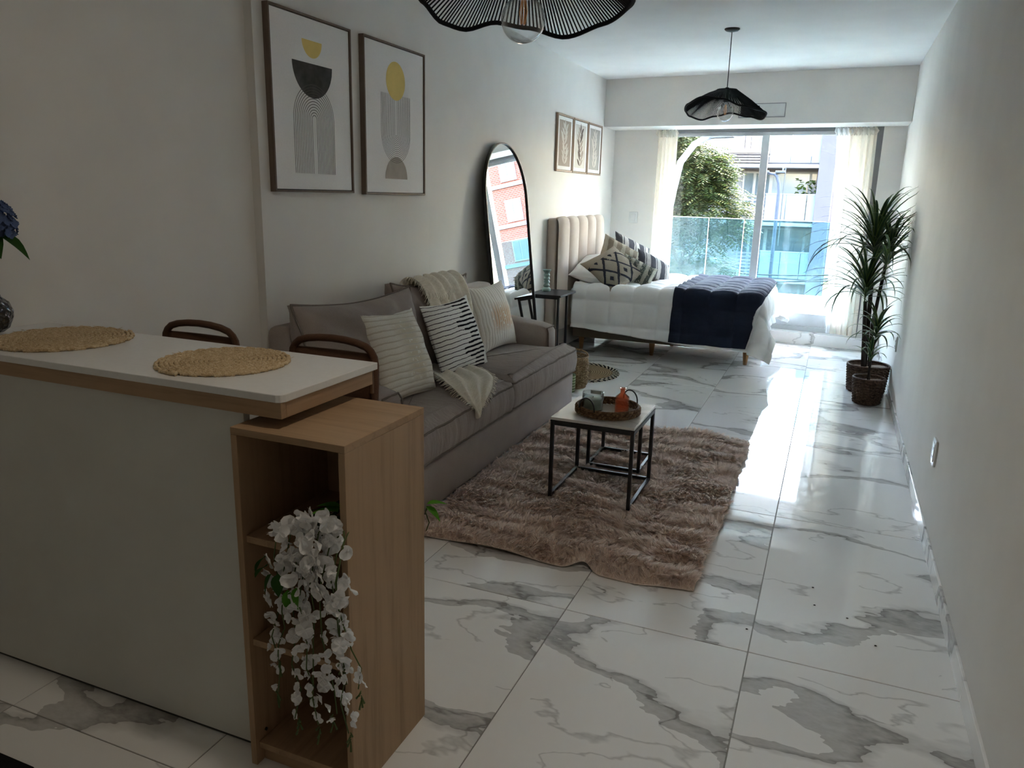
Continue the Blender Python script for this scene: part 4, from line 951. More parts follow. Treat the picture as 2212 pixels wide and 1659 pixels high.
pillow('patterned_cushion', CA, (-1.955, 7.30, .815), (.40, -.13, -.27), (.18, .27, .12), .46, .46, .16, 'beige cushion with dark diamonds leaning on the white pillow', 'cushion', grp, seed=33, pinch=.14)
pillow('patterned_cushion', CB, (-1.685, 7.86, .785), (.60, .42, -.36), (-.45, .35, .62), .40, .38, .14, 'blue-grey and white striped cushion at the window end of the heap', 'cushion', grp, seed=34, pinch=.14)
pillow('patterned_cushion', CD, (-1.755, 7.42, .775), (.66, .15, -.30), (-.30, .35, .66), .36, .30, .13, 'small grey-green tufted cushion in front of the heap on the bed', 'cushion', grp, seed=35, pinch=.12)
tf = MB(); rn = random.Random(8); _c = [o for o in bpy.data.objects if o.name.startswith('patterned_cushion')][-1]
for k in range(150):
    if rn.random() < .3: cx, cz = -.07+rn.gauss(0, .02), -.06+rn.gauss(0, .02)
    elif rn.random() < .3: cx, cz = -.10+rn.gauss(0, .02), .08+rn.gauss(0, .02)
    else: cx, cz = rn.uniform(-.13, .15), rn.uniform(-.12, .12)
    y = -.062*(max(0, 1-(cx/.18)**2)*max(0, 1-(cz/.15)**2))**.55-.002
    d = Vector((rn.uniform(-1, 1), -.8, rn.uniform(-1.2, .6))).normalized()*rn.uniform(.010, .022)
    tf.tube([(cx, y, cz), Vector((cx, y, cz))+d, Vector((cx, y, cz))+d*1.3+Vector((0, .002, -.008))], .0022, 4)
_t = tf.build('tufts', m_fabric('cream_yarn', (.52, .48, .38, 1), 300), _c, smooth=True); _t['kind'] = 'stuff'

# C-shaped side table and candle holder
stb = empty('side_table', (-2.255, 6.41, .0)); tx0, tx1, ty0, ty1, tz = -2.405, -2.105, 6.20, 6.62, .665
BLKT = m_plain('black_table_top', (.016, .016, .017, 1), .5, .4)
mbox(stb, 'top', BLKT, tx0, tx1, ty0, ty1, tz-.018, tz, .002)
r = .0095
def bar3(par, name, a, b, mat=BLK, r=.0095):
    a, b = Vector(a), Vector(b); lo = Vector((min(a.x, b.x), min(a.y, b.y), min(a.z, b.z))); hi = Vector((max(a.x, b.x), max(a.y, b.y), max(a.z, b.z)))
    ax = max(range(3), key=lambda i: hi[i]-lo[i]); d = [r, r, r]; d[ax] = 0
    return mbox(par, name, mat, lo.x-d[0], hi.x+d[0], lo.y-d[1], hi.y+d[1], lo.z-d[2], hi.z+d[2], .0012)
for y in (ty0+.03, ty1-.16):
    bar3(stb, 'leg', (tx1-.03, y, .032), (tx1-.03, y, tz-.0375)); bar3(stb, 'foot_bar', (tx0+.02, y, .0215), (tx1-.0205, y, .0215)); bar3(stb, 'top_rail', (tx0+.02, y, tz-.028), (tx1-.0205, y, tz-.028))
bar3(stb, 'cross_bar', (tx1-.03, ty0+.04, .0215), (tx1-.03, ty1-.17, .0215))
tag(stb, 'small black metal side table between the mirror and the bed', 'table')
SAGE = m_plain('sage_ceramic', (.30, .42, .38, 1), .35, .5, var=.04)
cprof = [(.036, 0), (.040, .006), (.038, .022), (.030, .032), (.020, .036)]
for k in range(4): z = .036+k*.030; cprof += [(.021, z+.001), (.027, z+.009), (.0285, z+.015), (.027, z+.021), (.021, z+.0295)]
cprof += [(.021, .157), (.026, .168), (.036, .182), (.038, .190), (.034, .190), (.022, .180), (0, .176)]
ch = MB().lathe(cprof, 28).build('candle_holder', SAGE, None, smooth=True, loc=(-2.327, 6.45, tz+.0005)); tag(ch, 'sage green ridged candle holder on the black side table', 'candle holder')

# arched floor mirror leaning on the wall
MIR = NT('mirror_silver'); MIR.color((.9, .91, .91, 1)).rough(.0); MIR.p.inputs['Metallic'].default_value = 1
mir = empty('floor_mirror', (-2.235, 5.705, 0)); mir.rotation_euler = (0, -.112, 0)
def arch(w, h, n=28):
    r_ = w/2; pts = [(-r_, 0), (r_, 0)]; pts += [(r_*math.cos(a), h-r_+r_*math.sin(a)) for a in np.linspace(0, PI, n+1)]; return pts
ou = arch(.836, 1.893); inn = [(y*(1-.022), .008+z*(1-.0085)) for y, z in ou]
n_ = len(ou); mb = MB()
vs_ = [(.0, y, z) for y, z in ou]+[(.0, y, z) for y, z in inn]+[(-.028, y, z) for y, z in ou]+[(-.028, y, z) for y, z in inn]
fs_ = []
for i in range(n_):
    j = (i+1) % n_; fs_ += [(i, j, n_+j, n_+i), (2*n_+i, 3*n_+i, 3*n_+j, 2*n_+j), (i, 2*n_+i, 2*n_+j, j), (n_+i, n_+j, 3*n_+j, 3*n_+i)]
mb.add(vs_, fs_).build('frame', BLK, mir)
MB().poly([(-.012, y, z) for y, z in inn], .008, (-1, 0, 0)).build('glass', MIR.m, mir)
tag(mir, 'tall arched mirror with thin black frame leaning behind the sofa arm', 'mirror')

# jute rug, basket and green tin behind the sofa
JUTE = NT('jute_coil'); _v = JUTE.coords('Object'); _g = JUTE.new('ShaderNodeTexWave'); _g.wave_type = 'RINGS'; _g.rings_direction = 'Z'; JUTE.link(_v, _g.inputs[0]); _g.inputs['Scale'].default_value = 16; _g.inputs['Distortion'].default_value = .6
JUTE.color(JUTE.ramp(JUTE.math('ADD', JUTE.math('MULTIPLY', _g.outputs[0], .4), JUTE.math('MULTIPLY', JUTE.noise(_v, 120, 3), .6)), [(.25, (.16, .11, .06, 1)), (.7, (.36, .27, .165, 1))])).rough(.9, .1).bump(_g.outputs[0], .6, .006)
rg = empty('round_jute_rug', (-1.985, 6.262, 0)); RR = .395
MB().lathe([(0, .0005), (RR-.05, .0005), (RR-.047, .006), (RR-.06, .011), (0, .012)], 64).build('centre', JUTE.m, rg, smooth=True)
BLKC = m_fabric('black_cord', (.02, .02, .02, 1), 300); WHC = m_fabric('ivory_cord', (.62, .56, .45, 1), 300)
seg_b = []
for ring in range(3):
    rad = RR-.042+ring*.019; nseg = 84
    for mi, mat in enumerate((BLKC, WHC)):
        mb = MB()
        for k in range(nseg):
            if (k+ring) % 2 != mi: continue
            a0, a1 = 2*PI*k/nseg, 2*PI*(k+1.25)/nseg; mb.tube([(rad*math.cos(a0)-.006*math.cos(a0), rad*math.sin(a0)-.006*math.sin(a0), .006), (rad*math.cos((a0+a1)/2), rad*math.sin((a0+a1)/2), .010), ((rad+.007)*math.cos(a1), (rad+.007)*math.sin(a1), .006)], .0056, 6)
        b = mb.build('border_braid', mat, rg, smooth=True); b['kind'] = 'stuff'
tag(rg, 'round jute rug with black and ivory braided border beside the bed', 'rug')
WICK = NT('golden_wicker'); _v = WICK.coords('Object'); _n = WICK.noise(_v, 60, 3); WICK.color(WICK.ramp(_n, [(.3, (.20, .125, .06, 1)), (.7, (.46, .33, .19, 1))])).rough(.7, .25)
def woven(par, mat, prof, r_s, rows, n_st, z0, z1, name='weave'):
    """real over-and-under weave: horizontal strands wave round upright stakes; prof(z)->radius"""
    mb = MB()
    for i in range(rows):
        z = z0+(z1-z0)*(i+.5)/rows; pts = []
        for k in range(n_st*4):
            a = 2*PI*k/(n_st*4); rr = prof(z)+r_s*1.1*math.cos(a*n_st+PI*(i % 2)); pts.append((rr*math.cos(a), rr*math.sin(a), z))
        mb.tube(pts, r_s, 5, closed=True)
    w = mb.build(name, mat, par, smooth=True); w['kind'] = 'stuff'
    mb = MB()
    for k in range(n_st):
        a = 2*PI*(k+.5)/n_st; mb.tube([((prof(z))*math.cos(a), (prof(z))*math.sin(a), z) for z in np.linspace(z0, z1, 5)], r_s*.9, 5)
    s = mb.build('stakes', mat, par, smooth=True); s['kind'] = 'stuff'
bk = empty('wicker_basket', (-1.835, 5.775, .0)); pf = lambda z: .112+.012*math.sin(PI*min(1, z/.25))
MB().lathe([(0, .001), (.112, .001), (.115, .02), (.116, .03)], 32).build('base', WICK.m, bk, smooth=True)
woven(bk, WICK.m, pf, .0048, 21, 17, .025, .245)
MB().tube([(.118*math.cos(a), .118*math.sin(a), .25) for a in np.linspace(0, 2*PI, 33)[:-1]], .008, 7, closed=True).build('rim', WICK.m, bk, smooth=True)
MB().tube([(.118*math.cos(a), .02, .25+.055*math.sin(a)**.7) for a in np.linspace(0.02, PI-.02, 15)], .006, 6).build('handle', WICK.m, bk, smooth=True)
tag(bk, 'small golden wicker basket standing behind the end of the sofa', 'basket')
TIN = NT('green_striped_tin'); _v = TIN.coords('Object'); _s = TIN.new('ShaderNodeSeparateXYZ'); TIN.link(_v, _s.inputs[0]); _f = TIN.math('FRACT', TIN.math('MULTIPLY', _s.outputs[2], 46))
TIN.color(TIN.mix(TIN.math('GREATER_THAN', _f, .55), (.13, .18, .09, 1), (.42, .48, .30, 1))).rough(.5, .3)
tn = MB().lathe([(0, 0), (.046, 0), (.048, .004), (.048, .136), (.046, .14), (.04, .142), (0, .142)], 28).build('striped_tin', TIN.m, None, smooth=True, bevel=0, loc=(-1.802, 5.60, .0)); tag(tn, 'green striped tin beside the wicker basket', 'tin')
# ================================================================= pictures
FRW = m_wood('grey_brown_frame', (.17, .125, .095, 1), (.11, .078, .058, 1), 'Z', 1.0); CANV = m_plain('canvas_white', (.90, .88, .86, 1), .85, .15, var=.02, scale=150)
YEL = m_plain('print_yellow', (.86, .66, .24, 1), .85, .1, var=.05, scale=12); GRY = m_plain('print_charcoal', (.085, .083, .078, 1), .85, .1, var=.35, scale=14); LIN = m_plain('print_line_grey', (.13, .12, .11, 1), .85, .1); BEI = m_plain('print_beige', (.44, .39, .34, 1), .85, .1, var=.08, scale=14)
PX = XL+.0455
def picture(y0, y1, z0, z1, label, draw, wall=PX, depth=.032, fw=.010, mat=FRW):
    c = empty('framed_picture', (wall, (y0+y1)/2, (z0+z1)/2)); w, h = y1-y0, z1-z0
    for (a, b, d, e_) in ((-w/2, -w/2+fw, -h/2, h/2), (w/2-fw, w/2, -h/2, h/2), (-w/2+fw, w/2-fw, -h/2, -h/2+fw), (-w/2+fw, w/2-fw, h/2-fw, h/2)):
        MB().box(0, depth, a, b, d, e_).build('frame', mat, c, bevel=.001)
    MB().box(0, depth-.008, -w/2+fw+.004, w/2-fw-.004, -h/2+fw+.004, h/2-fw-.004).build('canvas', CANV, c)
    MB().box(0, depth-.02, -w/2+fw, w/2-fw, -h/2+fw, h/2-fw).build('backing', BLK, c)
    x = depth-.008+.0004
    def shape(pts, m, lay=0, name='print_shape'): return MB().poly([(x+.0003*lay, u*w, v*h) for u, v in pts], .0002, (1, 0, 0)).build(name, m, c)
    def line(pts, wd, m, lay=0):
        mb = MB(); pts = [Vector((u*w, v*h)) for u, v in pts]
        for i in range(len(pts)-1):
            d = (pts[i+1]-pts[i]).normalized(); nn = Vector((-d.y, d.x))*wd/2; q = [pts[i]-nn, pts[i]+nn, pts[i+1]+nn, pts[i+1]-nn]; mb.poly([(x+.0003*lay, p.x, p.y) for p in q])
        return mb
    draw(shape, line, c, w, h, x)
    return tag(c, label, 'picture', 'framed abstract prints')
def arcpts(cu, cv, r, a0, a1, w, h, n=28): return [(cu+r*math.cos(a)/w, cv+r*math.sin(a)/h) for a in np.linspace(a0, a1, n)]
def art1(shape, line, c, w, h, x):
    shape(arcpts(0, .5-.135, .078, PI, 2*PI, w, h), YEL); shape(arcpts(0, .5-.262, .157, PI, 2*PI, w, h), GRY)
    mb = MB()
    for k in range(12):
        r = .160-.0128*k; cv = .5-.575; pts = [(r/w, .5-.89)]+arcpts(0, cv, r, 0, PI, w, h)+[(-r/w, .5-.89)]; q = line(pts, .0030, LIN, 2); mb.add(q.v, q.f)
    mb.build('print_lines', LIN, c, fix=False)
def art2(shape, line, c, w, h, x):
    shape(arcpts(0, .5-.235, .104, 0, 2*PI, w, h, 49)[:-1], YEL, 2); shape(arcpts(0, .5-.89, .124, 0, PI, w, h), BEI)
    mb = MB()
    for k in range(15):
        r = .160-.0106*k; cv = .5-.585; pts = [(-r/w, .5-.325)]+arcpts(0, cv, r, PI, 2*PI, w, h)+[(r/w, .5-.325)]; q = line(pts, .0022, LIN, 1); mb.add(q.v, q.f)
    mb.build('print_lines', LIN, c, fix=False)
picture(2.972, 3.612, 1.482, 2.296, 'framed print with yellow bowl, charcoal half-disc and line arch', art1)
picture(3.728, 4.398, 1.476, 2.300, 'framed print with yellow disc, line arch and beige dome', art2)
FRB = m_wood('pale_beech_frame', (.36, .26, .19, 1), (.26, .18, .13, 1), 'Z'); PR1 = m_plain('print_sand', (.42, .345, .285, 1), .85, .1); PR2 = m_plain('print_cream', (.66, .62, .56, 1), .85, .1); PR3 = m_plain('print_umber', (.16, .125, .11, 1), .85, .1); PR4 = m_plain('print_stone', (.42, .40, .37, 1), .85, .1)
def leafart(bgc, fg, seed, two=None):
    def f(shape, line, c, w, h, x):
        rn = random.Random(seed); shape([(-.37, -.40), (.37, -.40), (.37, .40), (-.37, .40)], bgc)
        def lf(cu, cv, L, ang, wd, m):
            pts = []
            for k in range(15):
                t = k/14; ww = wd*math.sin(PI*t); pts.append((t*L, ww))
            for k in range(13, 0, -1):
                t = k/14; ww = -wd*math.sin(PI*t); pts.append((t*L, ww))
            ca, sa = math.cos(ang), math.sin(ang); shape([(cu+(a*ca-b*sa)/w, cv+(a*sa+b*ca)/h) for a, b in pts], m, 1, 'print_leaf')
        for k in range(8):
            v = -.36+k*.085; s = .04*math.sin(k)
            for sg in (-1, 1):
                m = fg if (two is None or (sg < 0) == (k < 5)) else two
                lf(s, v, .115+.02*math.sin(k*1.7), PI/2-sg*(.75+.06*k*0+.2*rn.random()), .017, m)
        lf(0, .24, .10, PI/2, .016, fg)
    return f
for (y0, y1, art, lab) in ((7.012, 7.474, leafart(PR1, PR2, 1), 'small beech-framed print of cream leaves on sand, first of the trio over the bed'), (7.494, 7.958, leafart(PR2, PR3, 2, PR1), 'small beech-framed print of dark umber leaves, middle of the trio over the bed'), (7.978, 8.470, leafart(PR4, PR2, 3), 'small beech-framed print of cream leaves on grey, last of the trio over the bed')):
    picture(y0, y1, 1.715, 2.232, lab, art, wall=XL+.0005, depth=.024, fw=.016, mat=FRB)

# ================================================================= shaggy rug
RX0, RX1, RY0, RY1 = -1.640, -.348, 2.790, 4.870
def rug_h(x, y):
    # long soft folds across the rug, broken by noise; a raised pucker at the near edge
    n1 = fbm(x*1.6+3, y*1.6, 5, 3); f = y*2.6+1.2*n1+.35*x
    rid = (1-np.abs(((f*2.1+.5*fbm(x*4, y*4, 9, 2)) % 1)*2-1))**2.2
    n2 = fbm(x*7+1, y*9, 21, 4)
    h = .010+.026*rid*(.35+1.1*vnoise(x*3.1, y*3.7, 33))+.030*(n2-.35)
    pk = np.exp(-((x+.815)/.045)**2)*np.exp(-np.clip(y-RY0, 0, 9)/.16); h = h+.045*pk
    return np.clip(h, .004, .09)
def rug_outline(x, y):
    ex = .018*(fbm(y*5, x*0+2, 3, 3)-.5); return ex
NX, NY = 110, 180
gx = np.linspace(0, 1, NX+1); gy = np.linspace(0, 1, NY+1); GX, GY = np.meshgrid(gx, gy, indexing='ij')
X = RX0+(RX1-RX0)*GX; Y = RY0+(RY1-RY0)*GY
X = X+.030*(fbm(Y*3.1, GX*1.5, 4, 3)-.5)*GX*2+(.0*GY); Y = Y+.05*(fbm(X*2.2, GY+4, 6, 3)-.5)+.02*GX*(1-GY)-.035*np.exp(-((X+.60)/.25)**2)*(1-GY)+.055*np.exp(-((X+.815)/.05)**2)*(1-GY)**6
Z = rug_h(X, Y); edge = np.minimum(np.minimum(GX*1.25, (1-GX)*1.25), np.minimum(GY*2.08, (1-GY)*2.08)); pk = np.exp(-((X+.815)/.05)**2)*(1-GY)**8
Z = Z*np.clip(.35+edge/.05, 0, 1)+.004
FUR = NT('taupe_shag'); _oi = FUR.new('ShaderNodeNewGeometry'); _v = FUR.coords('Object'); _n = FUR.noise(_v, 14, 4); _r = _oi.outputs['Random Per Island']
FUR.color(FUR.ramp(FUR.math('ADD', FUR.math('MULTIPLY', _n, .6), FUR.math('MULTIPLY', _r, .4)), [(.15, (.60, .48, .415, 1)), (.75, (.96, .86, .79, 1))])).rough(.9, .1); FUR.p.inputs['Sheen Weight'].default_value = .2
_ft = FUR.new('ShaderNodeBsdfTranslucent'); _ft.inputs[0].default_value = (.95, .84, .76, 1); _fm = FUR.new('ShaderNodeMixShader'); _fm.inputs[0].default_value = .45
FUR.link(FUR.p.outputs[0], _fm.inputs[1]); FUR.link(_ft.outputs[0], _fm.inputs[2]); FUR.link(_fm.outputs[0], FUR.out.inputs[0])
rug = empty('shaggy_rug', (0, 0, 0))
P = [[(X[i, j], Y[i, j], Z[i, j]) for j in range(NY+1)] for i in range(NX+1)]
bk_ = MB().grid(P).build('backing', m_fabric('rug_backing', (.75, .64, .56, 1), 300), rug, smooth=True); md = bk_.modifiers.new('solid', 'SOLIDIFY'); md.thickness = .004; md.offset = -1
NB = 260000
u = RNG.random(NB); v = RNG.random(NB); fi = u*NX; fj = v*NY; i0 = fi.astype(int); j0 = fj.astype(int); a = fi-i0; b = fj-j0
def bil(A): return A[i0, j0]*(1-a)*(1-b)+A[i0+1, j0]*a*(1-b)+A[i0, j0+1]*(1-a)*b+A[i0+1, j0+1]*a*b
bx, by_, bz = bil(X), bil(Y), bil(Z)
# tufts: blades of one cell lean together to a common tip, dark gaps stay between the tufts
CS = .021; jx = fbm(bx*9, by_*9, 60, 2)*.03; cxi = np.floor((bx+jx)/CS); cyi = np.floor((by_-jx)/CS)
hsh = lambda a_, b_, k_: np.modf(np.abs(np.sin(a_*12.9898+b_*78.233+k_*37.719)*43758.5453))[0]
ccx = (cxi+.15+.7*hsh(cxi, cyi, 1))*CS-jx; ccy = (cyi+.15+.7*hsh(cxi, cyi, 2))*CS+jx
sw_ = 2*PI*fbm(bx*2.6, by_*2.6, 40, 3)*2.2+2.2*(hsh(cxi, cyi, 3)-.5); ln_ = .35+.75*hsh(cxi, cyi, 4)
L = .034*(.6+.7*hsh(cxi, cyi, 5))*(.75+.4*RNG.random(NB))*np.clip(.85+bil(edge)/.2, .85, 1)
dzx = (rug_h(bx+.01, by_)-rug_h(bx-.01, by_))/.02; dzy = (rug_h(bx, by_+.01)-rug_h(bx, by_-.01))/.02
dx = np.cos(sw_)*ln_-.9*dzx+RNG.normal(0, .12, NB); dy = np.sin(sw_)*ln_-.9*dzy-.2+RNG.normal(0, .12, NB); wa = RNG.random(NB)*2*PI; wx, wy = np.cos(wa), np.sin(wa); hw = .0013
V = np.zeros((NB, 5, 3))
def setv(k, t, s, drop, pull):
    V[:, k, 0] = bx+dx*L*t+(ccx-bx)*pull+wx*hw*s; V[:, k, 1] = by_+dy*L*t+(ccy-by_)*pull+wy*hw*s; V[:, k, 2] = np.maximum(bz+L*(t-drop), .0015)
setv(0, 0, -1, 0, 0); setv(1, 0, 1, 0, 0); setv(2, .55, 1, .05, .45); setv(3, .55, -1, .05, .45); setv(4, 1.05, 0, .38, .75)
me = bpy.data.meshes.new('pile'); me.vertices.add(NB*5); me.vertices.foreach_set('co', V.ravel().astype(np.float32))
base = (np.arange(NB)*5)[:, None]; loops = np.concatenate([base+np.array([0, 1, 2, 3]), base+np.array([3, 2, 4])], 1).ravel().astype(np.int32)
me.loops.add(len(loops)); me.loops.foreach_set('vertex_index', loops); me.polygons.add(NB*2)
ls = np.stack([np.arange(NB)*7, np.arange(NB)*7+4], 1).ravel().astype(np.int32); me.polygons.foreach_set('loop_start', ls)
me.update(calc_edges=True); me.validate(); me.materials.append(FUR.m)
po_ = bpy.data.objects.new('pile', me); COL.objects.link(po_); po_.parent = rug; po_['kind'] = 'stuff'
tag(rug, 'rumpled taupe shag rug under the nesting tables in front of the sofa', 'rug')

# ================================================================= nesting coffee tables, tray, candle, bottle
TOPM = m_marble('marble_table_top', .35, .12, 2.2, (.70, .69, .67, 1))
def cube_table(name, x0, x1, y0, y1, z0, zt, label):
    c = empty(name, ((x0+x1)/2, (y0+y1)/2, 0)); r = .0085
    mbox(c, 'top', TOPM, x0, x1, y0, y1, zt-.014, zt, .0015); mbox(c, 'top_edge', BLKT, x0-.001, x1+.001, y0-.001, y1+.001, zt-.022, zt-.0145, .0008)
    for (x, y) in ((x0+r, y0+r), (x1-r, y0+r), (x1-r, y1-r), (x0+r, y1-r)): bar3(c, 'leg', (x, y, z0), (x, y, zt-.0225), BLK, r)
    for (p, q) in (((x0+2.1*r, y0+r), (x1-2.1*r, y0+r)), ((x1-r, y0+2.1*r), (x1-r, y1-2.1*r)), ((x0+2.1*r, y1-r), (x1-2.1*r, y1-r)), ((x0+r, y0+2.1*r), (x0+r, y1-2.1*r))):
        if not (name == 'coffee_table' and p[1] == y0+r and q[1] == y0+r): bar3(c, 'floor_rail', (*p, z0+r+.002), (*q, z0+r+.002), BLK, r)
        bar3(c, 'top_rail', (*p, zt-.031), (*q, zt-.031), BLK, r)
    return tag(c, label, 'table')
cube_table('coffee_table', -1.176, -.762, 3.385, 3.835, .043, .456, 'marble-topped cube coffee table with black frame carrying the tray')
cube_table('nesting_table', -1.140, -.838, 3.905, 4.225, .043, .345, 'smaller black-framed nesting table tucked behind the coffee table')
TZ = .4565
WICKD = NT('dark_water_hyacinth'); _v = WICKD.coords('Object'); _n = WICKD.noise(_v, 70, 4); WICKD.color(WICKD.ramp(_n, [(.3, (.055, .028, .012, 1)), (.55, (.16, .09, .045, 1)), (.75, (.34, .22, .12, 1))])).rough(.7, .25)
ty = empty('wicker_tray', (-.945, 3.575, TZ))
MB().lathe([(0, .0005), (.150, .0005), (.150, .006), (0, .006)], 40).build('base', m_plain('tray_base', (.50, .46, .40, 1), .6), ty)
mb = MB(); TRn = 40
for i in range(3):                                        # fat twisted plaits wound round the rim
    for k in range(TRn):
        a0 = 2*PI*(k+.5*i)/TRn; a1 = a0+2*PI*1.7/TRn; z = .010+.011*i
        mb.tube([(.149*math.cos(a0), .149*math.sin(a0), z-.003), (.157*math.cos((a0+a1)/2), .157*math.sin((a0+a1)/2), z+.003), (.150*math.cos(a1), .150*math.sin(a1), z+.009)], [.0035, .0068, .0035], 6)
w_ = mb.build('weave', WICKD.m, ty, smooth=True); w_['kind'] = 'stuff'
MB().tube([(.150*math.cos(a), .150*math.sin(a), .042) for a in np.linspace(0, 2*PI, 49)[:-1]], .005, 6, closed=True).build('rim', WICKD.m, ty, smooth=True)
for a in (-2.05, 1.00):
    c_, s_ = math.cos(a), math.sin(a); hp = []
    for t in np.linspace(0, PI, 15): hp.append((.150*c_-s_*.050*math.cos(t), .150*s_+c_*.050*math.cos(t), .040+.058*math.sin(t)**.8))
    MB().tube(hp, .0036, 8).build('handle', BLK, ty, smooth=True)
tag(ty, 'round dark wicker tray with two black loop handles on the coffee table', 'tray')
CLEAR = m_glass('clear_glass', (.96, .98, .975, 1), refl=1.3, expo=3.5); WAX = m_plain('sage_wax', (.55, .68, .60, 1), .4, .4, var=.03)
cd_ = empty('jar_candle', (-1.025, 3.580, TZ+.0065))
MB().lathe([(0, 0), (.050, 0), (.053, .004), (.053, .090), (.0505, .090), (.0505, .008), (0, .008)], 36).build('glass', CLEAR, cd_, smooth=True)
MB().lathe([(0, .0085), (.050, .0085), (.050, .060), (.048, .0615), (0, .0605)], 36).build('wax', WAX, cd_, smooth=True)
MB().tube([(0, 0, .060), (.001, 0, .070)], .0012, 6).build('wick', BLK, cd_)
MB().box(-.028, .028, .0500, .0503, .068, .086).build('paper_label', m_plain('label_pale', (.62, .64, .60, 1), .7), cd_)
tag(cd_, 'sage green candle in a clear glass jar on the wicker tray', 'candle')
AMB = m_glass('orange_glass', (.97, .66, .52, 1), .14, (.85, .42, .28, 1), 1.5, 3.5)
bt = empty('glass_bottle', (-.878, 3.590, TZ+.0065)); bt.rotation_euler = (0, 0, .2)
def rsq(w, d, c, z): return [(w-c, -d, z), (w, -d+c, z), (w, d-c, z), (w-c, d, z), (-w+c, d, z), (-w, d-c, z), (-w, -d+c, z), (-w+c, -d, z)]
secs = [rsq(.030, .024, .006, 0), rsq(.034, .027, .007, .003), rsq(.034, .027, .007, .070), rsq(.032, .025, .008, .080), rsq(.014, .014, .0082, .098), rsq(.0115, .0115, .0067, .102), rsq(.0115, .0115, .0067, .120), rsq(.016, .016, .0093, .122), rsq(.016, .016, .0093, .127), rsq(.010, .010, .0058, .127), rsq(.0095, .0095, .0055, .100), rsq(.028, .021, .006, .076), rsq(.030, .023, .006, .008)]
mb = MB(); vs_ = [p for s_ in secs for p in s_]; fs_ = []
for i in range(len(secs)-1):
    for k in range(8): fs_.append((i*8+k, i*8+(k+1) % 8, (i+1)*8+(k+1) % 8, (i+1)*8+k))
fs_ += [tuple(range(7, -1, -1)), tuple((len(secs)-1)*8+k for k in range(8))]
mb.add(vs_, fs_).build('body', AMB, bt, bevel=.002)
tag(bt, 'small orange glass bottle standing on the wicker tray', 'bottle')

# ================================================================= pendant lamps
CORD = m_fabric('black_cotton_cord', (.010, .010, .012, 1), 300, .2, .2, .75); BULB = m_glass('bulb_glass', (.95, .95, .94, 1), refl=1.5, expo=2.6); FIL = m_plain('amber_filament', (.75, .33, .10, 1), .4)
BRASS = m_plain('socket_black', (.02, .02, .02, 1), .4, .5); CHROME = m_plain('canopy_chrome', (.5, .5, .52, 1), .15, .8, metal=1)
rimz = [(0, -.018), (32, -.045), (62, -.018), (90, .010), (112, -.012), (135, -.040), (160, -.025), (180, .0), (210, .030), (245, .062), (272, .045), (300, .005), (330, -.012)]
rimn = [(0, -.008), (30, -.002), (60, -.022), (86, -.045), (110, -.015), (128, -.004), (150, -.036), (165, -.030), (185, .005), (215, .04), (250, .055), (290, .03), (325, .02)]
def rim_z(deg, wave):
    deg %= 360; P_ = wave+[(360, wave[0][1])]
    for (a0, z0), (a1, z1) in zip(P_, P_[1:]):
        if a0 <= deg <= a1:
            t = (deg-a0)/(a1-a0); t = t*t*(3-2*t); return z0+(z1-z0)*t
def pendant(x, y, zb, wave, label, drop=.018):
    p = empty('pendant_lamp', (x, y, ZC)); d = zb-ZC                     # zb: height of the mean rim
    MB().lathe([(0, 0), (.055, 0), (.056, -.006), (.045, -.016), (.012, -.024), (0, -.024)], 28).build('canopy', CHROME if False else BLKT, p, smooth=True)
    top = d+.148
    MB().tube([(0, 0, -.022), (0, 0, top+.012)], .0032, 8).build('flex', BLK, p, smooth=True)
    MB().lathe([(.0, top+.02), (.012, top+.018), (.02, top), (.022, d-drop+.085), (.019, d-drop+.078), (0, d-drop+.078)], 20).build('socket', BRASS, p, smooth=True)
    sh = empty('shade', parent=p)
    ring = [(.300*math.cos(math.radians(a)), .300*math.sin(math.radians(a)), d+rim_z(a, wave)) for a in range(0, 360, 4)]
    MB().tube(ring, .0068, 7, closed=True).build('rim_hoop', CORD, sh, smooth=True)
    tr = [(.072*math.cos(a), .072*math.sin(a), top) for a in np.linspace(0, 2*PI, 41)[:-1]]; MB().tube(tr, .005, 6, closed=True).build('top_hoop', CORD, sh, smooth=True)
    for k in range(3):
        a = 2*PI*k/3+.4; MB().tube([(.018*math.cos(a), .018*math.sin(a), top), (.072*math.cos(a), .072*math.sin(a), top)], .003, 6).build('spoke', BLK, sh)
    mb = MB(); n = 150
    for k in range(n):
        a = 2*PI*k/n; dg = math.degrees(a); z1 = d+rim_z(dg, wave); P0 = Vector((.073*math.cos(a), .073*math.sin(a), top)); P1_ = Vector((.300*math.cos(a), .300*math.sin(a), z1))
        mb.tube([P0, P0.lerp(P1_, .5)+Vector((0, 0, .006)), P1_], .0026, 4, cap=False)
    s_ = mb.build('cords', CORD, sh); s_['kind'] = 'stuff'
    bz_ = d-drop; pr = [(.012, bz_+.085), (.020, bz_+.072), (.032, bz_+.058)]+[(.062*math.sin(t), bz_+.062*math.cos(t)) for t in np.linspace(.62, PI, 18)]
    pr[-1] = (0, pr[-1][1]); MB().lathe(pr[::-1], 32).build('bulb', BULB, p, smooth=True)
    f = MB()
    for k in range(4):
        a = k*PI/2; f.tube([(.004*math.cos(a), .004*math.sin(a), bz_+.06), (.011*math.cos(a), .011*math.sin(a), bz_+.02), (.006*math.cos(a), .006*math.sin(a), bz_-.012)], .0016, 5)
    f.build('filament', FIL, p)
    tag(p, label, 'lamp', 'black corded pendant lamps')
pendant(-.886, 6.318, 2.152, [(a_, 1.15*z_) for a_, z_ in rimz], 'black wavy corded pendant hanging in front of the window beam')
pendant(-.872, 2.150, 2.022, rimn, 'black wavy corded pendant hanging close overhead at the top of the photo', .052)

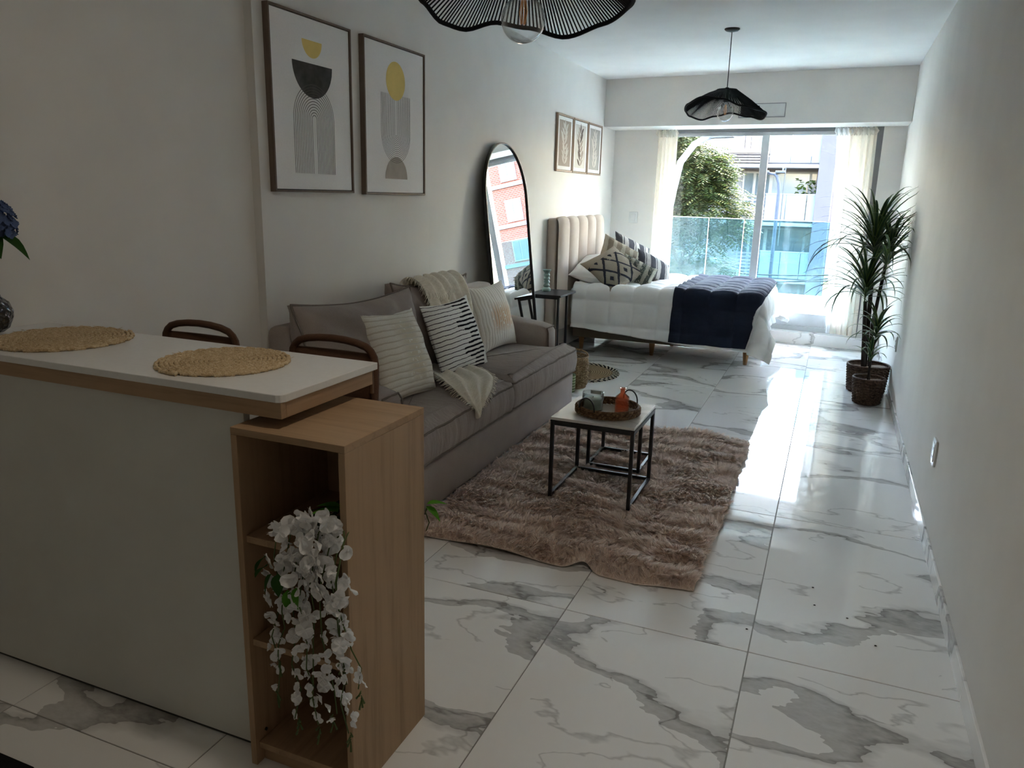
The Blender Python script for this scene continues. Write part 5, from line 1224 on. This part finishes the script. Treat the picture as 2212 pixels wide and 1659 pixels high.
# ================================================================= potted dracaenas
LEAFP = NT('dracaena_leaf'); _v = LEAFP.coords('UV'); _sp = LEAFP.new('ShaderNodeSeparateXYZ'); LEAFP.link(_v, _sp.inputs[0])
_e = LEAFP.math('ABSOLUTE', LEAFP.math('SUBTRACT', _sp.outputs[0], .5)); LEAFP.color(LEAFP.ramp(_e, [(.0, (.020, .055, .022, 1)), (.30, (.028, .070, .025, 1)), (.42, (.16, .22, .055, 1))])).rough(.4, .4)
TRUNK = m_plain('dark_trunk', (.045, .035, .028, 1), .8, .2, var=.3, scale=40); BASK = NT('brown_basket'); _v = BASK.coords('Object'); _n = BASK.noise(_v, 60, 3); BASK.color(BASK.ramp(_n, [(.3, (.045, .026, .017, 1)), (.7, (.17, .105, .07, 1))])).rough(.7, .25)
PAPER = m_fabric('kraft_wrap', (.30, .235, .18, 1), 90, .4, .2, .8, 0, 1.5, 5)
def blade(par, p, az, el, L, w, droop, name='leaf'):
    n = 9; P = []; uv = []; ca, sa = math.cos(az), math.sin(az); pos = Vector(p); a = el
    for i in range(n+1):
        t = i/n; ww = w*(min(1, t*5+.35))*(1-t**2.2)+.0004; side = Vector((-sa, ca, 0))
        up = Vector((-math.sin(a)*ca, -math.sin(a)*sa, math.cos(a)))
        P.append([tuple(pos-side*ww+up*ww*.35), tuple(pos), tuple(pos+side*ww+up*ww*.35)]); uv += [(0, t), (.5, t), (1, t)]
        pos = pos+Vector((math.cos(a)*ca, math.cos(a)*sa, math.sin(a)))*(L/n); a -= droop/n*(.4+1.2*t)
    # keep clear of the wall
    lim = XR-.004-par.matrix_basis.to_translation().x
    P = [[(min(q[0], lim), q[1], q[2]) for q in row] for row in P]
    mb = MB().grid(P); me = mb.mesh(name, LEAFP.m, True); uvset(me, uv); o = bpy.data.objects.new(name, me); COL.objects.link(o); o.parent = par; return o
def crown(par, c, axis, n, L, w, seed, spread=1.0):
    rn = random.Random(seed); ax = Vector(axis).normalized()
    for k in range(n):
        t = k/n; az = k*2.39996+rn.uniform(-.2, .2); el = 1.32-1.22*t*spread+rn.uniform(-.12, .12); dr = 1.25+1.1*t+rn.uniform(-.2, .5)
        p = Vector(c)+ax*(.10*(1-t))
        d = Vector((math.cos(el)*math.cos(az), math.cos(el)*math.sin(az), math.sin(el)))+ax*.25; d.normalize()
        blade(par, p, math.atan2(d.y, d.x), math.asin(max(-1, min(1, d.z))), L*rn.uniform(.8, 1.12), w*rn.uniform(.8, 1.1), dr)
def basket_pot(par, r0, r1, h, rows, nst, rs):
    pf_ = lambda z: r0+(r1-r0)*(z/h)
    MB().lathe([(0, .001), (r0-.004, .001), (r0-.003, .01), (r1-.012, h-.012), (r1-.016, h-.012), (.5*r0, .02), (0, .02)], 32).build('pot', BASK.m, par, smooth=True)
    woven(par, BASK.m, pf_, rs, rows, nst, .008, h-.006)
    MB().tube([(r1*math.cos(a), r1*math.sin(a), h) for a in np.linspace(0, 2*PI, 37)[:-1]], rs*1.5, 6, closed=True).build('rim', BASK.m, par, smooth=True)
    P = []
    for i in range(25):
        a = 2*PI*i/24; row = []
        for j in range(9):
            t = j/8; rr = (r1-.014)*t; row.append((rr*math.cos(a), rr*math.sin(a), h-.045+.03*float(fbm(2+2*t*math.cos(a), 2+2*t*math.sin(a), 7, 3))*1.6))
        P.append(row)
    MB().grid(P).build('wrapping', PAPER, par, smooth=True)
pl1 = empty('tall_potted_plant', (.362, 6.745, 0)); basket_pot(pl1, .135, .156, .225, 20, 19, .0055)
ox, oy = .362, 6.745
for (pts, r_) in ((((.335, 6.74, .18), (.315, 6.73, .62), (.292, 6.72, 1.07)), .017), (((.372, 6.75, .18), (.350, 6.75, .55), (.385, 6.74, 1.03)), .014), (((.325, 6.70, .18), (.300, 6.69, .45), (.273, 6.68, .74)), .016)):
    MB().tube([(x-ox, y-oy, z) for x, y, z in pts], [r_*1.1, r_, r_*.9], 10).build('trunk', TRUNK, pl1, smooth=True)
crown(pl1, (.288-ox, 6.72-oy, 1.10), (-.05, -.05, 1), 56, .66, .0145, 1, 1.0)
crown(pl1, (.390-ox, 6.74-oy, 1.02), (.10, 0, 1), 42, .50, .013, 2, .8)
crown(pl1, (.268-ox, 6.68-oy, .765), (-.05, -.1, 1), 48, .60, .014, 3, 1.0)
tag(pl1, 'tall three-stemmed dracaena in the larger brown basket by the wall', 'plant')
pl2 = empty('small_potted_plant', (.358, 6.335, 0)); basket_pot(pl2, .090, .112, .200, 17, 15, .006); ox, oy = .358, 6.335
for pts in (((.350, 6.335, .16), (.352, 6.33, .35), (.362, 6.33, .50)), ((.362, 6.345, .16), (.350, 6.33, .25), (.345, 6.32, .33))):
    MB().tube([(x-ox, y-oy, z) for x, y, z in pts], [.009, .008, .007], 8).build('trunk', TRUNK, pl2, smooth=True)
crown(pl2, (.362-ox, 6.33-oy, .50), (.03, 0, 1), 26, .29, .012, 5, .95); crown(pl2, (.345-ox, 6.32-oy, .32), (-.02, 0, 1), 12, .22, .013, 6, .55)
tag(pl2, 'small dracaena in the smaller brown basket in front of the tall plant', 'plant')
# dark crumbs on the tiles
CR = m_plain('dark_crumb', (.02, .018, .016, 1), .8)
for k, (x, y) in enumerate(((.075, 3.05), (.085, 2.905), (.20, 2.855), (.29, 2.70), (.46, 1.83), (-.135, 2.62))):
    c = MB().lathe([(0, 0), (.0035, .0005), (.004, .002), (.002, .0035), (0, .004)], 7).build('crumb', CR, None, smooth=True, loc=(x, y, .0002)); c.scale = (1.2, .8, 1); tag(c, 'tiny dark crumb on the white tiles, '+('farthest of the row beyond the rug corner', 'second farthest of the row beyond the rug corner', 'third of the row towards the bare wall', 'last of the row, closest to the bare wall', 'alone at the foot of the bare wall', 'on the long joint beside the rug')[k], 'crumb', 'crumbs on the floor')
# assumed ceiling downlight out of view, added and tuned to brighten the near end
dl = empty('assumed_downlight', (-.50, 1.43, ZC))
MB().lathe([(.062, 0), (.088, 0), (.090, -.006), (.084, -.012), (.066, -.012), (.062, -.004)], 36).build('trim_ring', PLASTIC, dl, smooth=True)
_em = NT('assumed_lamp_diffuser'); _em.color((.9, .88, .82, 1)); _em.p.inputs['Emission Color'].default_value = (1, .86, .68, 1); _em.p.inputs['Emission Strength'].default_value = 4.0
MB().lathe([(0, -.0045), (.0615, -.0045), (.0615, -.001), (0, -.001)], 32).build('diffuser', _em.m, dl)
_ld = bpy.data.lights.new('assumed_downlight_lamp', 'AREA'); _ld.shape = 'DISK'; _ld.size = .12; _ld.energy = 0.80; _ld.color = (1, .88, .72)  # light of the assumed, unseen lamp, energy tuned for nearby surfaces
_lo = bpy.data.objects.new('assumed_downlight_lamp', _ld); COL.objects.link(_lo); _lo.parent = dl; _lo.location = (0, 0, -.014)
tag(dl, 'assumed ceiling downlight out of view, added to brighten the near end of the room', 'light')
